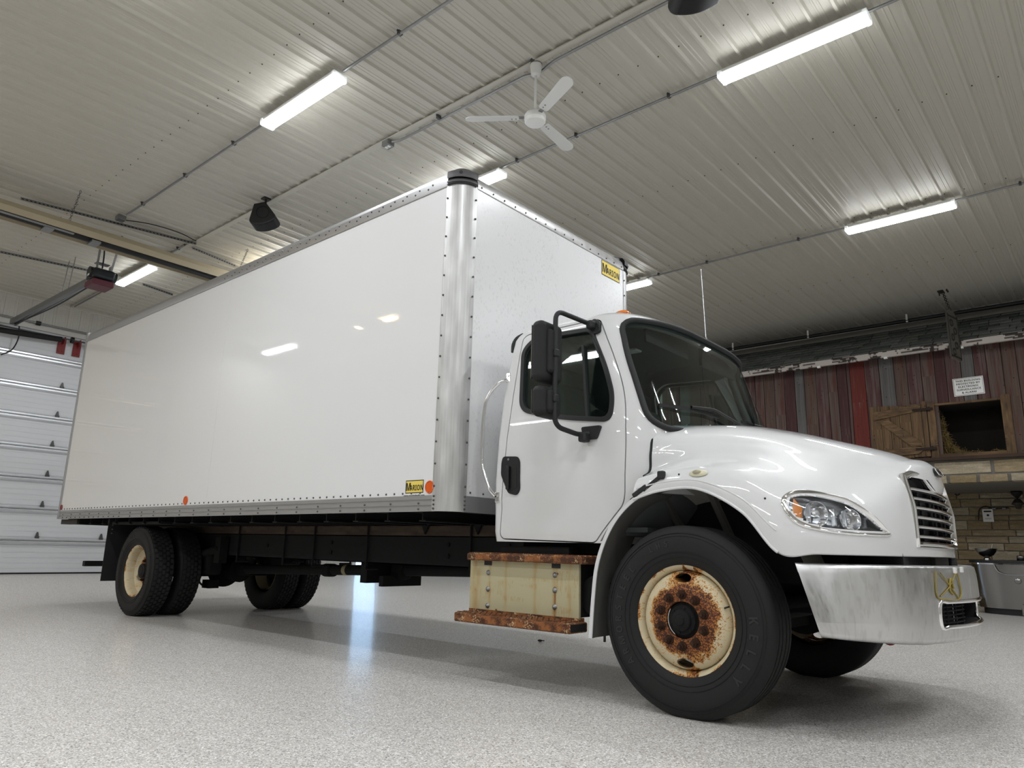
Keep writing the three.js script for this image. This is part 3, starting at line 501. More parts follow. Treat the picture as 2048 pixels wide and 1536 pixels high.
{ // alarm notice
  const t = thing('notice', 'white surveillance and alarm notice on the red barn planks', 'sign', undefined, V(-.02, 3.925, ZB + .02));
  mesh('plate', bx(.475, .325, .006), M.white, t); mesh('border', [bx(.45, .005, .003, 0, .148, .004), bx(.45, .005, .003, 0, -.148, .004), bx(.005, .30, .003, -.224, 0, .004), bx(.005, .30, .003, .224, 0, .004)], M.ink, t);
  mesh('lettering', ['THIS BUILDING', 'PROTECTED BY', 'ELECTRONIC', 'SURVEILLANCE', '& ALARM'].map((s, i) => text(s, .034, .001).scale(1.12, 1, 1).translate(0, .108 - i * .054, .0035)), M.ink, t);
  t.rotation.z = .012;
}
{ // hanging metal sign on chain
  const t = thing('hanging_sign', 'narrow metal sign hanging by a chain in front of the shingles', 'sign'), p = onZ(1905, 660, -9.05);
  const top = onY(1886, 585, H - .03), s = group('plate', t); s.position.set(p.x, 0, -9.05); s.rotation.y = Math.PI / 2 - .2;
  mesh('panel', extr(rshape([[-.2, 4.30], [-.16, 4.22], [.16, 4.22], [.2, 4.30], [.2, 5.02], [.1, 5.12], [-.1, 5.12], [-.2, 5.02]], .03), .012), std(0x77746c, 0.5, 0.5), s);
  mesh('frame', [bx(.025, .78, .03, -.2, 4.64, .006), bx(.025, .78, .03, .2, 4.64, .006), bx(.4, .025, .03, 0, 4.28, .006), bx(.4, .025, .03, 0, 5.0, .006)], std(0x3d3a35, 0.6, 0.5), s);
  const em = []; for (let k = 0; k < 5; k++) em.push(new THREE.TorusGeometry(.055, .012, 6, 16).translate((k % 2 ? .06 : -.06), 4.36 + k * .13, .014)); mesh('emblem', em, std(0x35322e, 0.6, 0.4), s);
  mesh('bracket', [bx(.16, .02, .16, top.x, H - .01, top.z), rod(V(top.x - .06, H - .02, top.z), V(top.x - .06, H - .08, top.z), .012)], std(0x2c2621, 0.7), t);
  const L = []; const A = V(top.x, H - .05, top.z), B = V(p.x, 5.12, -9.05); for (let i = 0; i < 12; i++) { const g = new THREE.TorusGeometry(.02, .006, 6, 10); if (i % 2) g.rotateY(Math.PI / 2); const q = A.clone().lerp(B, i / 11); L.push(g.translate(q.x, q.y, q.z)); } mesh('chain', L, std(0x2c2621, 0.6, 0.4), t);
}
{ // black pipe with white clamps
  const t = thing('black_pipe', 'black gas pipe with white clamps under the ceiling above the shingles', 'pipe'), a = onY(1450, 700, 5.50), b = onY(2048, 604, 5.50), d = b.clone().sub(a);
  mesh('pipe', rod(a.clone().addScaledVector(d, -.35), b.clone().addScaledVector(d, .25), .038, 14), M.black, t);
  for (const f of [.036, .33, .665]) { const q = a.clone().addScaledVector(d, f); mesh('clamp', [bx(.035, .16, .012, q.x, q.y + .05, q.z + .03), bx(.035, .012, .07, q.x, q.y - .03, q.z)], M.whiteplastic, t); }
  const q = a.clone().addScaledVector(d, .395); mesh('coupling', rod(q.clone().addScaledVector(d, -.01), q.clone().addScaledVector(d, .01), .04, 14), std(0x2d2723, 0.7), t);
}
{ // stainless bulk tank with bowl, tap
  const t = thing('milk_tank', 'stainless steel bulk tank with black lid in the stone recess', 'tank', undefined, V(.55, 0, -10.27));
  const oval = (r0, y0, r1, y1) => { const rows = []; for (let i = 0; i <= 6; i++) { const f = i / 6, row = []; for (let k = 0; k <= 64; k++) { const a = k / 64 * Math.PI * 2, R = mixn(r0, r1, f); row.push(V(Math.cos(a) * .9 * R, mixn(y0, y1, f), Math.sin(a) * .45 * R)); } rows.push(row); } return strip(rows); };
  M.steel = std(new THREE.Color().setRGB(.30, .295, .285), 0.17, 1);
  mesh('tub', oval(.93, .10, 1.0, .84), M.steel, t); mesh('base', [oval(.86, 0, .86, .11)], M.black, t);
  const lid = new THREE.Shape(); lid.absellipse(0, 0, .92, .47, 0, Math.PI * 2); mesh('lid', extr(lid, .035, .004, 24).rotateX(-Math.PI / 2).translate(0, .84, 0), M.black, t);
  mesh('rim_band', oval(1.005, .815, 1.005, .84), M.chrome, t);
  mesh('hatch', [tube([V(-.52, .86, .38), V(-.48, .70, .41), V(-.36, .655, .43), V(-.2, .65, .45), V(-.06, .655, .46), V(.02, .70, .46), V(.04, .86, .46)], .008, .06)], M.galv, t);
  mesh('tap', [rod(V(-.16, .16, .42), V(-.16, .16, .52), .03, 14), rod(V(-.16, .18, .50), V(-.16, .02, .50), .022, 12)], M.steel, t);
  mesh('drain_boss', [lathe([[0, .03], [.04, .03], [.05, 0]], 20, 'z').translate(-.19, .56, .43)], M.steel, t);
  const b = thing('steel_bowl', 'steel bowl on a foot standing on the tank lid', 'bowl', undefined, V(-.09, .885, -10.22));
  mesh('bowl', lathe([[0, .065], [.05, .068], [.10, .095], [.145, .15], [.165, .195], [.17, .195], [.15, .145], [.105, .085], [.05, .055], [0, .05]], 36), M.steel, b); mesh('foot', lathe([[.055, 0], [.05, .03], [.035, .05], [0, .05]], 24), M.steel, b);
  mesh('spoon', rod(V(.06, .09, 0), V(.10, .27, -.02), .008), M.steel, b);
  const c = thing('steel_canister', 'small steel canister on the tank lid beside the recess wall', 'canister', undefined, V(.40, .885, -10.2)); mesh('can', lathe([[0, 0], [.06, 0], [.06, .07], [.05, .085], [0, .085]], 24), M.steel, c); mesh('knob', lathe([[0, .10], [.02, .10], [.015, .08]], 14), M.black, c);
  const k = thing('stone_block', 'pale hewn stone block on the floor beside the tank', 'stone', undefined, V(-.50, .12, -10.15)); mesh('block', stoneGeo(.3, .24, .3, 201, .02), stoneMats[1], k);
}
{ // things on the stone recess wall
  const a = onZ(1976, 1031, -12.33), t = thing('wall_plate', 'small white printed plate on the stone recess wall', 'plate', undefined, a);
  mesh('plate', bx(.18, .25, .012), M.white, t); mesh('print', [bx(.13, .03, .002, 0, .08, .0075), cyl(.022, .022, .002, 16).rotateX(Math.PI / 2).translate(0, .005, .0075), bx(.11, .004, .002, 0, -.055, .0075), bx(.11, .004, .002, 0, -.07, .0075)], M.ink, t);
  const p = thing('wall_pipe', 'dark pipe with brass fittings on the stone recess wall', 'pipe'); const q = (u, v) => onZ(u, v, -12.3);
  mesh('pipe', tube([q(1957, 1040), q(1958, 1018), q(1970, 1012), q(1985, 1017), q(2018, 1016)], .012, .05), M.black, p); for (const u of [1988, 2008]) { const c = q(u, 1017); mesh('fitting', rod(c.clone().add(V(-.03, 0, 0)), c.clone().add(V(.03, 0, 0)), .026, 12), M.galv, p); }
  const l = thing('wall_lantern', 'dark metal bell lantern on the stone recess wall', 'lantern', undefined, onZ(2036, 1008, -12.05)); mesh('bell', lathe([[.02, .10], [.05, .09], [.10, .02], [.11, 0], [.06, -.03], [.04, -.09], [0, -.1]], 24), std(0x57544f, 0.45, 0.7), l); mesh('arm', tube([V(0, .1, 0), V(0, .25, 0), V(0, .25, -.3)], .014, .05), M.black, l); mesh('shade', lathe([[.03, .12], [.1, .2], [.1, .24], [.03, .3]], 20), M.black, l);
  const h = thing('iron_hook', 'black iron hook on the stone recess wall', 'hook', undefined, onZ(1910, 988, -12.33)); mesh('hook', stube([V(0, .12, 0), V(0, .02, .02), V(.04, -.03, .04), V(.09, .0, .05), V(.09, .05, .05)], .011), M.black, h);
}
{ // low blue tray on the floor by the far corner, bit of debris
  const p = onY(885, 1153, floorY(-13.3) + .03), t = thing('blue_tray', 'low dark blue plastic tray on the floor beyond the truck', 'tray', undefined, V(-13.2, floorY(-13.2), -9.7));
  mesh('tray', [rbx(.62, .05, .36, .02, 0, .03, 0), rbx(.3, .05, .2, .02, .28, .06, .05)], std(0x1a2333, 0.5), t);
  mesh('handle', tube([V(-.3, .05, -.1), V(-.42, .09, -.1), V(-.42, .09, .1), V(-.3, .05, .1)], .012, .03), M.black, t);
  const d = thing('debris', 'crumb of rusty debris on the floor below the truck steps', 'debris', undefined, onY(1080, 1281, .012)); mesh('crumb', new THREE.DodecahedronGeometry(.022, 0).scale(1.3, .5, .8), std(0x3b2a20, 0.9), d); mesh('leaf', bx(.05, .006, .02, .02, .002, .012).rotateY(.5), std(0x3b2a20, 0.9), d);
}
{ // glazed door to the daylight in the rear wall
  const d = struct('door_3', 'glazed white door letting daylight in', 'door'), y0 = floorY(X0);
  mesh('frame', [span(X0 - .12, X0 + .03, 0, GTOP + .06, GZ0 - .07, GZ0), span(X0 - .12, X0 + .03, 0, GTOP + .06, GZ1, GZ1 + .07), span(X0 - .12, X0 + .03, GTOP, GTOP + .06, GZ0, GZ1)], M.white, d);
  mesh('leaf', [span(X0 - .07, X0 - .03, y0, y0 + .10, GZ0, GZ1), span(X0 - .07, X0 - .03, GTOP - .1, GTOP, GZ0, GZ1), span(X0 - .07, X0 - .03, y0 + .1, GTOP - .1, GZ0, GZ0 + .09), span(X0 - .07, X0 - .03, y0 + .1, GTOP - .1, GZ1 - .09, GZ1)], M.white, d);
  mesh('pane', span(X0 - .053, X0 - .047, y0 + .1, GTOP - .1, GZ0 + .09, GZ1 - .09), M.lens, d); mesh('handle', rod(V(X0 - .01, 1.15, GZ1 - .06), V(X0 - .01, 1.15, GZ1 - .18), .012), M.galv, d);
}

// ---------------------------------------------------------------- the box truck (x forward, z to its right side)
const truck = thing('box_truck', 'white box truck with a long cargo body parked on the epoxy floor', 'truck');
const BX = { x0: -9.626, x1: -1.749, y0: 1.135, y1: 3.88, z: 1.286, r: .16 };
{ // cargo body
  const b = group('cargo_body', truck), { x0, x1, y0, y1, z, r } = BX;
  const RT = y1 - .13, RB = y0 + .115;
  for (const s of [1, -1]) {
    const cuts = [x0 + .05, -7.9, -5.35, -3.06, x1 - r]; for (let k = 0; k < 4; k++) { const g = bx(cuts[k + 1] - cuts[k] - .001, RT - RB + .02, .022); planarUV(g, 'x', 'y', .11); const uv = g.attributes.uv; for (let i = 0; i < uv.count; i++) uv.setX(i, uv.getX(i) + (cuts[k] + cuts[k + 1]) / 2 * .11); const m = mesh('side_panel', g, M.frp, b); m.position.set((cuts[k] + cuts[k + 1]) / 2, (RT + RB) / 2, s * (z - .016 + (k % 2) * .0012)); }
    // bottom rail with two grooves
    const prof = [[0, 0], [.02, 0], [.02, .032], [.012, .036], [.012, .042], [.02, .046], [.02, .074], [.012, .078], [.012, .084], [.02, .088], [.02, .118], [0, .118]];
    const rl = mesh('bottom_rail', new THREE.BufferGeometry(), M.rail, b);
    const g2 = []; for (let i = 0; i < prof.length; i++) { const p = prof[i], q = prof[(i + 1) % prof.length]; g2.push([p, q]); }
    const pos = [], idx = []; for (const [p, q] of g2) { const A = V(x0, y0 + p[1], s * (z - .02 + p[0])), B = V(x1 - r, y0 + p[1], s * (z - .02 + p[0])), C = V(x1 - r, y0 + q[1], s * (z - .02 + q[0])), D = V(x0, y0 + q[1], s * (z - .02 + q[0])); for (const w of s > 0 ? [A, B, C, A, C, D] : [A, C, B, A, D, C]) pos.push(w.x, w.y, w.z); }
    const rg = new THREE.BufferGeometry(); rg.setAttribute('position', new THREE.Float32BufferAttribute(pos, 3)); rg.computeVertexNormals(); planarUV(rg, 'x', 'y', 1); rl.geometry = rg; rl.position.set(0, 0, 0);
    // top rail, leaning in
    const tp = [[z + .004, RT - .01], [z + .006, RT], [z + .002, RT + .075], [z - .012, RT + .085], [z - .02, y1 - .012], [z - .05, y1], [z - .12, y1 + .004], [z - .12, y1 - .01]];
    const rows = tp.map(([zz, yy]) => [V(x0, yy, s * zz), V(x1 - r, yy, s * zz)]); mesh('top_rail', toCreasedNormals(strip(s > 0 ? rows.map((q) => q.slice().reverse()) : rows), .5), M.rail, b);
    // rear post and frame
    mesh('rear_post', span(x0, x0 + .06, y0, y1, s * (z - .06), s * (z + .006)), M.rail, b);
    // rounded front corner post
    const arc = []; for (let i = 0; i <= 16; i++) { const a = i / 16 * Math.PI / 2; arc.push([x1 - r + r * Math.sin(a), z - r + r * Math.cos(a)]); } arc.unshift([x1 - r - .012, z + .002]); arc[1][1] = z + .002; arc.push([x1 + .002, z - r - .02]);
    const pr = []; for (const yy of [y0, (y0 + RT) / 2, RT]) pr.push(arc.map(([xx, zz]) => V(xx, yy, s * zz))); mesh('corner_post', strip(s > 0 ? pr : pr.map((q) => q.slice().reverse()), false, (q, i, j) => [j / arc.length * .6, q.y * .5]), M.alupost, b);
    const cap = (y_0, y_1, o) => { const rws = []; for (const [yy, e] of [[y_0, o], [y_0 + .006, o + .004], [y_1 - .03, o + .004], [y_1, o - .02], [y_1 + .002, -.06]]) rws.push(arc.map(([xx, zz]) => V(xx + e * .7, yy, s * (zz + e * .7)))); return strip(s > 0 ? rws : rws.map((q) => q.slice().reverse())); };
    mesh('corner_cap', [cap(RT - .005, RT + .024, .012), cap(RT + .016, RT + .06, .004), cap(RT + .052, y1 - .006, .014), lathe([[0, .10], [.05, .095], [.085, .07], [.10, .02], [.10, 0]], 24).scale(1, .55, 1).translate(x1 - r + .02, y1 - .012, s * (z - r + .02))], M.capgrey, b);
    mesh('cap_lamp', cyl(.014, .014, .012, 14).rotateX(Math.PI / 2).rotateY(Math.PI / 4).translate(x1 - .045, RT + .088, s * (z - .045) + s * .018), M.black, b);
  }
  mesh('roof', planarUV(span(x0, x1 - r * .6, y1 - .02, y1 + .002, -z + .1, z - .1), 'x', 'z'), M.rail, b);
  mesh('front_panel', planarUV(span(x1 - .022, x1 - .002, RB, RT + .01, -(z - r - .01), z - r - .01), 'z', 'y', .4), M.frpfront, b);
  { // rounded front top rail
    const rws = []; const pf = [[x1 + .004, RT - .012], [x1 + .006, RT + .004], [x1 + .004, RT + .03], [x1 - .01, RT + .075], [x1 - .04, y1 - .02], [x1 - .085, y1 + .002], [x1 - .15, y1 + .012], [x1 - .2, y1 + .01]];
    for (const [xx, yy] of pf) rws.push([V(xx, yy, -(z - r - .02)), V(xx, yy, z - r - .02)]); mesh('front_top_rail', strip(rws, false, (q) => [q.z * .4, q.y]), M.alupost, b);
    mesh('front_bottom_rail', span(x1 - .02, x1 + .004, y0, RB + .004, -(z - r), z - r), M.rail, b);
  }
  mesh('rear_door', span(x0 - .01, x0 + .02, y0 + .05, y1 - .1, -z + .05, z - .05), M.frp, b);
  mesh('floor', [span(x0 + .01, x1 - r, y0 + .012, y0 + .06, -z + .03, z - .03), span(x1 - r, x1 - .03, y0 + .012, y0 + .06, -z + r + .01, z - r - .01)], M.greasy, b);
  for (let x = x0 + .25; x < x1 - .1; x += .405) mesh('cross_member', [span(x, x + .012, y0 - .065, y0 + .012, -z + .06, z - .06), span(x - .03, x + .04, y0 - .07, y0 - .06, -z + .06, z - .06)], M.greasy, b);
  // rivets: too small to pick apart
  const rv = [], dome = new THREE.SphereGeometry(.0085, 6, 4), rot = [];
  for (let x = x0 + .12; x < x1 - r - .03; x += .098) rv.push(V(x, RB + .022, z - .003));
  for (let x = x0 + .2, k = 0; x < x1 - r - .05; x += .32, k++) { rv.push(V(x, y0 + .018, z + .001), V(x, y0 + .06, z + .001)); if (k < 6) rv.push(V(x + .16, y0 + .018, z + .001)); }
  for (let x = -5.5; x < x1 - r - .1; x += .16) rv.push(V(x, RT + .03, z + .005), V(x + .05, RT + .055, z + .004));
  for (let y = y0 + .02; y < RT - .02; y += .165) rv.push(V(x1 - r + .004, y, z + .003), V(x1 + .003, y, z - r - .004), V(x1 + .003, y, -(z - r - .004)));
  for (let y = 0; y < 4; y++) rv.push(V(x1 - r + .006, y0 + .02 + y * .03, z + .003), V(x1 + .003, y0 + .02 + y * .03, z - r - .004));
  for (let zz = -z + r + .06; zz < z - r; zz += .142) { rv.push(V(x1 + .007, RT + .012, zz)); rv.push(V(x1 - .001, RB + .03, zz)); }
  mesh('rivets', rv.map((p) => dome.clone().translate(p.x, p.y, p.z)), M.galvdark, b).userData.kind = 'stuff';
  // maker stickers and reflectors
  const sticker = (name, w, h, url) => { const g = group(name, b); mesh2(g, 'face', bx(w, h, .0015), M.ink); mesh2(g, 'face', bx(w - .012, h - .012, .002), M.yellow); mesh2(g, 'lettering', [text('M', h * .62, .0008).scale(.82, 1, 1).translate(-w * .335, 0, .0012), text('ARION', h * .42, .0008).scale(.84, 1, 1).translate(w * .115, -h * .085, .0012)], M.ink); if (url) mesh2(g, 'lettering', text('www.marionbody.com', .0155, .0006).translate(0, -h * .5 - .02, .0006), M.ink); return g; };
  function mesh2(g, n, geo, m) { return mesh(n, geo, m, g); }
  const s1 = sticker('maker_sticker', .20, .098, true); s1.position.set(-2.125, 1.322, z - .003);
  const s2 = sticker('maker_sticker', .33, .155, false); s2.position.set(x1 + .0005, RT - .10, -.87); s2.rotation.y = Math.PI / 2;
  const refl = (x, y, m, r_, sx = 1) => mesh('reflector', [cyl(r_, r_, .006, 28).rotateX(Math.PI / 2).scale(sx, 1, 1), new THREE.TorusGeometry(r_ * .93, .004, 6, 28).translate(0, 0, .003)], m, b).position.set(x, y, z - .002);
  refl(-1.955, 1.313, M.orange, .047); refl(-5.805, 1.305, M.orange, .047); refl(-9.535, 1.297, M.redlens, .035, .8);
  mesh('rear_step_bracket', span(x0 + .02, x0 + .62, y0 - .07, y0 - .004, z - .16, z - .05), std(0x2e2a28, 0.7), b);
}

// ---- hood: a smooth surface through a net of stations (columns, rear to front centre) and rows (lower edge to centre line)
const NET = [
  [[-.285, 1.185, 1.175], [-.277, 1.25, 1.175], [-.27, 1.31, 1.14], [-.265, 1.345, 1.05], [-.26, 1.385, .99], [-.255, 1.50, .985], [-.25, 1.625, .93], [-.25, 1.715, .62], [-.25, 1.765, 0]],
  [[-.09, 1.232, 1.18], [-.085, 1.285, 1.18], [-.08, 1.345, 1.14], [-.08, 1.385, 1.05], [-.08, 1.43, .97], [-.08, 1.52, .94], [-.08, 1.615, .87], [-.08, 1.705, .58], [-.08, 1.76, 0]],
  [[.15, 1.232, 1.185], [.15, 1.285, 1.185], [.15, 1.35, 1.14], [.15, 1.395, 1.05], [.15, 1.445, .94], [.15, 1.53, .87], [.15, 1.605, .79], [.15, 1.685, .54], [.15, 1.735, 0]],
  [[.40, 1.10, 1.19], [.40, 1.18, 1.19], [.40, 1.29, 1.15], [.40, 1.355, 1.06], [.40, 1.42, .93], [.40, 1.50, .83], [.40, 1.565, .73], [.40, 1.63, .50], [.40, 1.675, 0]],
  [[.585, .89, 1.19], [.60, 1.0, 1.195], [.61, 1.14, 1.16], [.61, 1.25, 1.08], [.61, 1.345, .95], [.61, 1.435, .81], [.61, 1.50, .69], [.61, 1.57, .46], [.61, 1.61, 0]],
  [[.76, .89, 1.15], [.775, .98, 1.15], [.78, 1.08, 1.12], [.785, 1.19, 1.04], [.79, 1.29, .92], [.79, 1.375, .78], [.79, 1.44, .65], [.79, 1.51, .43], [.79, 1.555, 0]],
  [[.92, .89, 1.00], [.93, .97, 1.00], [.935, 1.06, .97], [.935, 1.15, .91], [.93, 1.24, .81], [.925, 1.325, .70], [.92, 1.39, .585], [.92, 1.465, .39], [.92, 1.51, 0]],
  [[1.02, .89, .80], [1.03, .97, .79], [1.03, 1.06, .77], [1.028, 1.15, .73], [1.02, 1.235, .67], [1.01, 1.315, .59], [1.0, 1.38, .50], [1.0, 1.435, .34], [1.0, 1.475, 0]],
  [[1.075, .89, .56], [1.08, .97, .56], [1.08, 1.06, .56], [1.075, 1.15, .55], [1.07, 1.23, .535], [1.062, 1.305, .49], [1.055, 1.37, .42], [1.055, 1.425, .29], [1.06, 1.462, 0]],
  [[1.11, .89, .28], [1.118, .97, .28], [1.118, 1.06, .28], [1.115, 1.15, .28], [1.112, 1.225, .275], [1.108, 1.30, .26], [1.105, 1.36, .23], [1.102, 1.402, .17], [1.10, 1.432, 0]],
  [[1.12, .89, 0], [1.13, .97, 0], [1.13, 1.06, 0], [1.128, 1.15, 0], [1.126, 1.215, 0], [1.124, 1.275, 0], [1.122, 1.325, 0], [1.12, 1.368, 0], [1.117, 1.405, 0]]].map((c) => c.map((p) => V(...p)));
const NS = NET.length - 1, NR = 8;
function cr(p0, p1, p2, p3, t) { const t2 = t * t, t3 = t2 * t; return V(0, 0, 0).addScaledVector(p0, -.5 * t3 + t2 - .5 * t).addScaledVector(p1, 1.5 * t3 - 2.5 * t2 + 1).addScaledVector(p2, -1.5 * t3 + 2 * t2 + .5 * t).addScaledVector(p3, .5 * t3 - .5 * t2); }
const flipZ = (p) => V(p.x, p.y, -p.z);
function netAt(s, r) {
  const col = (k) => {
    const mirror = k > NS, c = NET[k < 0 ? 0 : mirror ? 2 * NS - k : k], get = (j) => j < 0 ? c[0].clone().multiplyScalar(2).sub(c[1]) : j > NR ? flipZ(c[2 * NR - j]) : c[j];
    const j = Math.min(NR - 1, Math.max(0, Math.floor(r))), p = cr(get(j - 1), get(j), get(j + 1), get(j + 2), r - j);
    if (k < 0) { const q = (() => { const c1 = NET[1], g1 = (n) => n < 0 ? c1[0].clone().multiplyScalar(2).sub(c1[1]) : n > NR ? flipZ(c1[2 * NR - n]) : c1[n]; return cr(g1(j - 1), g1(j), g1(j + 1), g1(j + 2), r - j); })(); return p.multiplyScalar(2).sub(q); }
    return mirror ? flipZ(p) : p;
  };
  const i = Math.min(NS - 1, Math.max(0, Math.floor(s))); return cr(col(i - 1), col(i), col(i + 1), col(i + 2), s - i);
}
function netNormal(s, r) { const e = .02, a = netAt(Math.min(NS, s + e), r).sub(netAt(Math.max(0, s - e), r)), b = netAt(s, Math.min(NR, r + e)).sub(netAt(s, Math.max(0, r - e))); const n = a.cross(b).normalize(); const p = netAt(s, r); return n.dot(p.clone().sub(V(.2, .9, 0))) < 0 ? n.negate() : n; }
const onHood = (s, r, o = 0) => netAt(s, r).addScaledVector(netNormal(s, r), o);
function inPoly(p, x, y) { let c = false; for (let i = 0, j = p.length - 1; i < p.length; j = i++) if ((p[i][1] > y) !== (p[j][1] > y) && x < (p[j][0] - p[i][0]) * (y - p[i][1]) / (p[j][1] - p[i][1]) + p[i][0]) c = !c; return c; }
const proj = (q) => { const d = q.clone().sub(CAM), z = d.dot(CF); return [1024 + FOCAL * d.dot(CR) / z, 768 - FOCAL * d.dot(CU) / z]; };
function hoodHit(u, v, s0, r0) { let s = s0, r = r0; for (let it = 0; it < 40; it++) { const a = proj(netAt(s, r)), e = .01, b = proj(netAt(s + e, r)), c = proj(netAt(s, r + e)); const J = [(b[0] - a[0]) / e, (c[0] - a[0]) / e, (b[1] - a[1]) / e, (c[1] - a[1]) / e], D = J[0] * J[3] - J[1] * J[2], du = u - a[0], dv = v - a[1]; const ds = (J[3] * du - J[1] * dv) / D, dr = (-J[2] * du + J[0] * dv) / D; s = clamp(s + clamp(ds, -.3, .3), .02, NS - .02); r = clamp(r + clamp(dr, -.3, .3), .02, NR - .02); } return [s, r]; }
// headlamp outline, in the hood's own coordinates
const LAMP_OUT = [[1562, 1006], [1572, 988], [1600, 980], [1650, 987], [1705, 1003], [1748, 1033], [1772, 1058], [1781, 1071], [1760, 1073], [1680, 1068], [1620, 1058], [1580, 1038]].map(([u, v]) => hoodHit(u, v, 5.2, 1.6));
const LAMP_IN = [[1575, 1006], [1582, 994], [1606, 989], [1650, 994], [1700, 1009], [1738, 1035], [1760, 1056], [1768, 1064], [1750, 1064], [1680, 1059], [1625, 1048], [1590, 1030]].map(([u, v]) => hoodHit(u, v, 5.2, 1.6));
const GW = .545, GY0 = .955, GY1 = 1.345;
{
  const h = group('hood', truck), SS = 14, RS = 12, rows = [];
  for (let i = 0; i <= NS * SS; i++) { const s = i / SS, row = []; const p0 = netAt(s, 0), inn = p0.clone().add(V(s > 6 ? -.03 : 0, .012, s > 8 ? 0 : -.035)); row.push(inn.clone()); for (let j = 0; j <= NR * RS; j++) row.push(netAt(s, j / RS)); rows.push(row); }
  const full = rows.concat(rows.slice(0, -1).reverse().map((r) => r.map(flipZ)));
  const m = full[0].length, pos = [], idx = []; full.forEach((r) => r.forEach((p) => pos.push(p.x, p.y, p.z)));
  const lampPoly = LAMP_IN;
  for (let i = 0; i < full.length - 1; i++) for (let j = 0; j < m - 1; j++) {
    const ss = Math.min(i + .5, 2 * NS * SS - i - .5) / SS, rj = (j - .5) / RS, c = full[i][j].clone().add(full[i + 1][j + 1]).multiplyScalar(.5);
    if (j > 0 && inPoly(lampPoly, ss, rj)) continue;
    if (c.x > .95 && Math.abs(c.z) < GW - .02 && c.y > GY0 + .015 && c.y < GY1 - .02 - .055 * smooth(.25, .08, Math.abs(c.z))) continue;
    const a = i * m + j, b = a + m; idx.push(a, a + 1, b, b, a + 1, b + 1);
  }
  let g = new THREE.BufferGeometry(); g.setAttribute('position', new THREE.Float32BufferAttribute(pos, 3)); g.setIndex(idx); g = mergeVertices(g, 1e-4); g.computeVertexNormals(); planarUV(g, 'x', 'z', 1);
  mesh('hood_shell', g, M.paint, h);
  { const sp = []; for (let i = 0; i <= 60; i++) { const q = netAt(0, mixn(2.9, NR, i / 60)); sp.push(V(q.x - .012, q.y - .004, q.z - (q.z > .05 ? .003 : 0))); } const sm = sp.concat(sp.slice(0, -1).reverse().map(flipZ)); mesh('hood_gap_shade', stube(sm, .0075, 160, 8), M.rubber, h); }  // dark tube stands in for the shadow gap along the hood's rear edge
  // raised lip around the wheel arches
  for (const k of [1, -1]) { const lp = []; for (let i = 0; i <= 60; i++) { const s = mixn(.02, 3.98, i / 60); const q = onHood(s, .05, .002); lp.push(k > 0 ? q : flipZ(q)); } mesh('arch_lip', stube(lp, .009, 80, 6), M.paint, h); const cre = []; for (let i = 0; i <= 50; i++) { const s = mixn(.1, 3.9, i / 50), q = onHood(s, .95, -.0015); cre.push(k > 0 ? q : flipZ(q)); } mesh('arch_crease', stube(cre, .0055, 80, 6), M.paint, h); }
  // side marker lamps
  for (const k of [1, -1]) { const [s, r] = hoodHit(1397, 947, 2, 1.6), p = onHood(s, r, .004), n = netNormal(s, r); const mk = group('side_marker', h); if (k < 0) { p.z *= -1; n.z *= -1; } mk.position.copy(p); mk.quaternion.setFromUnitVectors(V(0, 0, 1), n); mesh('lens', lathe([[0, .016], [.5, .013], [.85, .006], [1, 0]], 28, 'z').scale(.055, .026, 1), std(0xcfc9ae, 0.35), mk); mesh('bulb_cover', lathe([[0, .02], [.6, .018], [1, .01]], 20, 'z').scale(.026, .014, 1).translate(-.005, -.003, .004), std(0x9d977e, 0.35), mk); }
  for (const [u, v] of [[1530, 997], [1358, 949]]) { const [s, r] = hoodHit(u, v, 3.5, 1.2), p = onHood(s, r, .001); mesh('bolt_hole', new THREE.SphereGeometry(.006, 10, 8).translate(p.x, p.y, p.z), M.black, h); }
  for (const k of [1, -1]) { // hood latches
    const lt = group('hood_latch', truck); const A = V(-.30, 1.18, k * 1.165), B = V(-.08, 1.325, k * 1.175);
    mesh('strap', [bar(A, B, .02, .022), rbx(.11, .03, .03, .008, 0, 0, 0).rotateZ(.55).translate(-.235, 1.235, k * 1.172)], M.rubber, lt); mesh('catch', [rbx(.045, .05, .035, .01, -.09, 1.325, k * 1.172)], M.rubber, lt);
  }
}
// ---- headlamps
function ringOn(outer, inner, o0, o1) { const rows = [[], [], [], []]; const n = outer.length, D = (P, k) => P[((k % n) + n) % n]; const fine = (P) => { const q = []; for (let i = 0; i < n; i++) for (let t = 0; t < 5; t++) { const a = D(P, i - 1), b = D(P, i), c = D(P, i + 1), d = D(P, i + 2), f = t / 5; const e = cr(V(a[0], a[1], 0), V(b[0], b[1], 0), V(c[0], c[1], 0), V(d[0], d[1], 0), f); q.push([e.x, e.y]); } q.push(q[0]); return q; }; const O = fine(outer), I = fine(inner); for (let i = 0; i < O.length; i++) { const mid = [(O[i][0] + I[i][0]) / 2, (O[i][1] + I[i][1]) / 2]; rows[0].push(onHood(...O[i], -.004)); rows[1].push(onHood(...O[i], o0)); rows[2].push(onHood(...mid, o1)); rows[3].push(onHood(...I[i], -.012)); } return { rows, O, I }; }
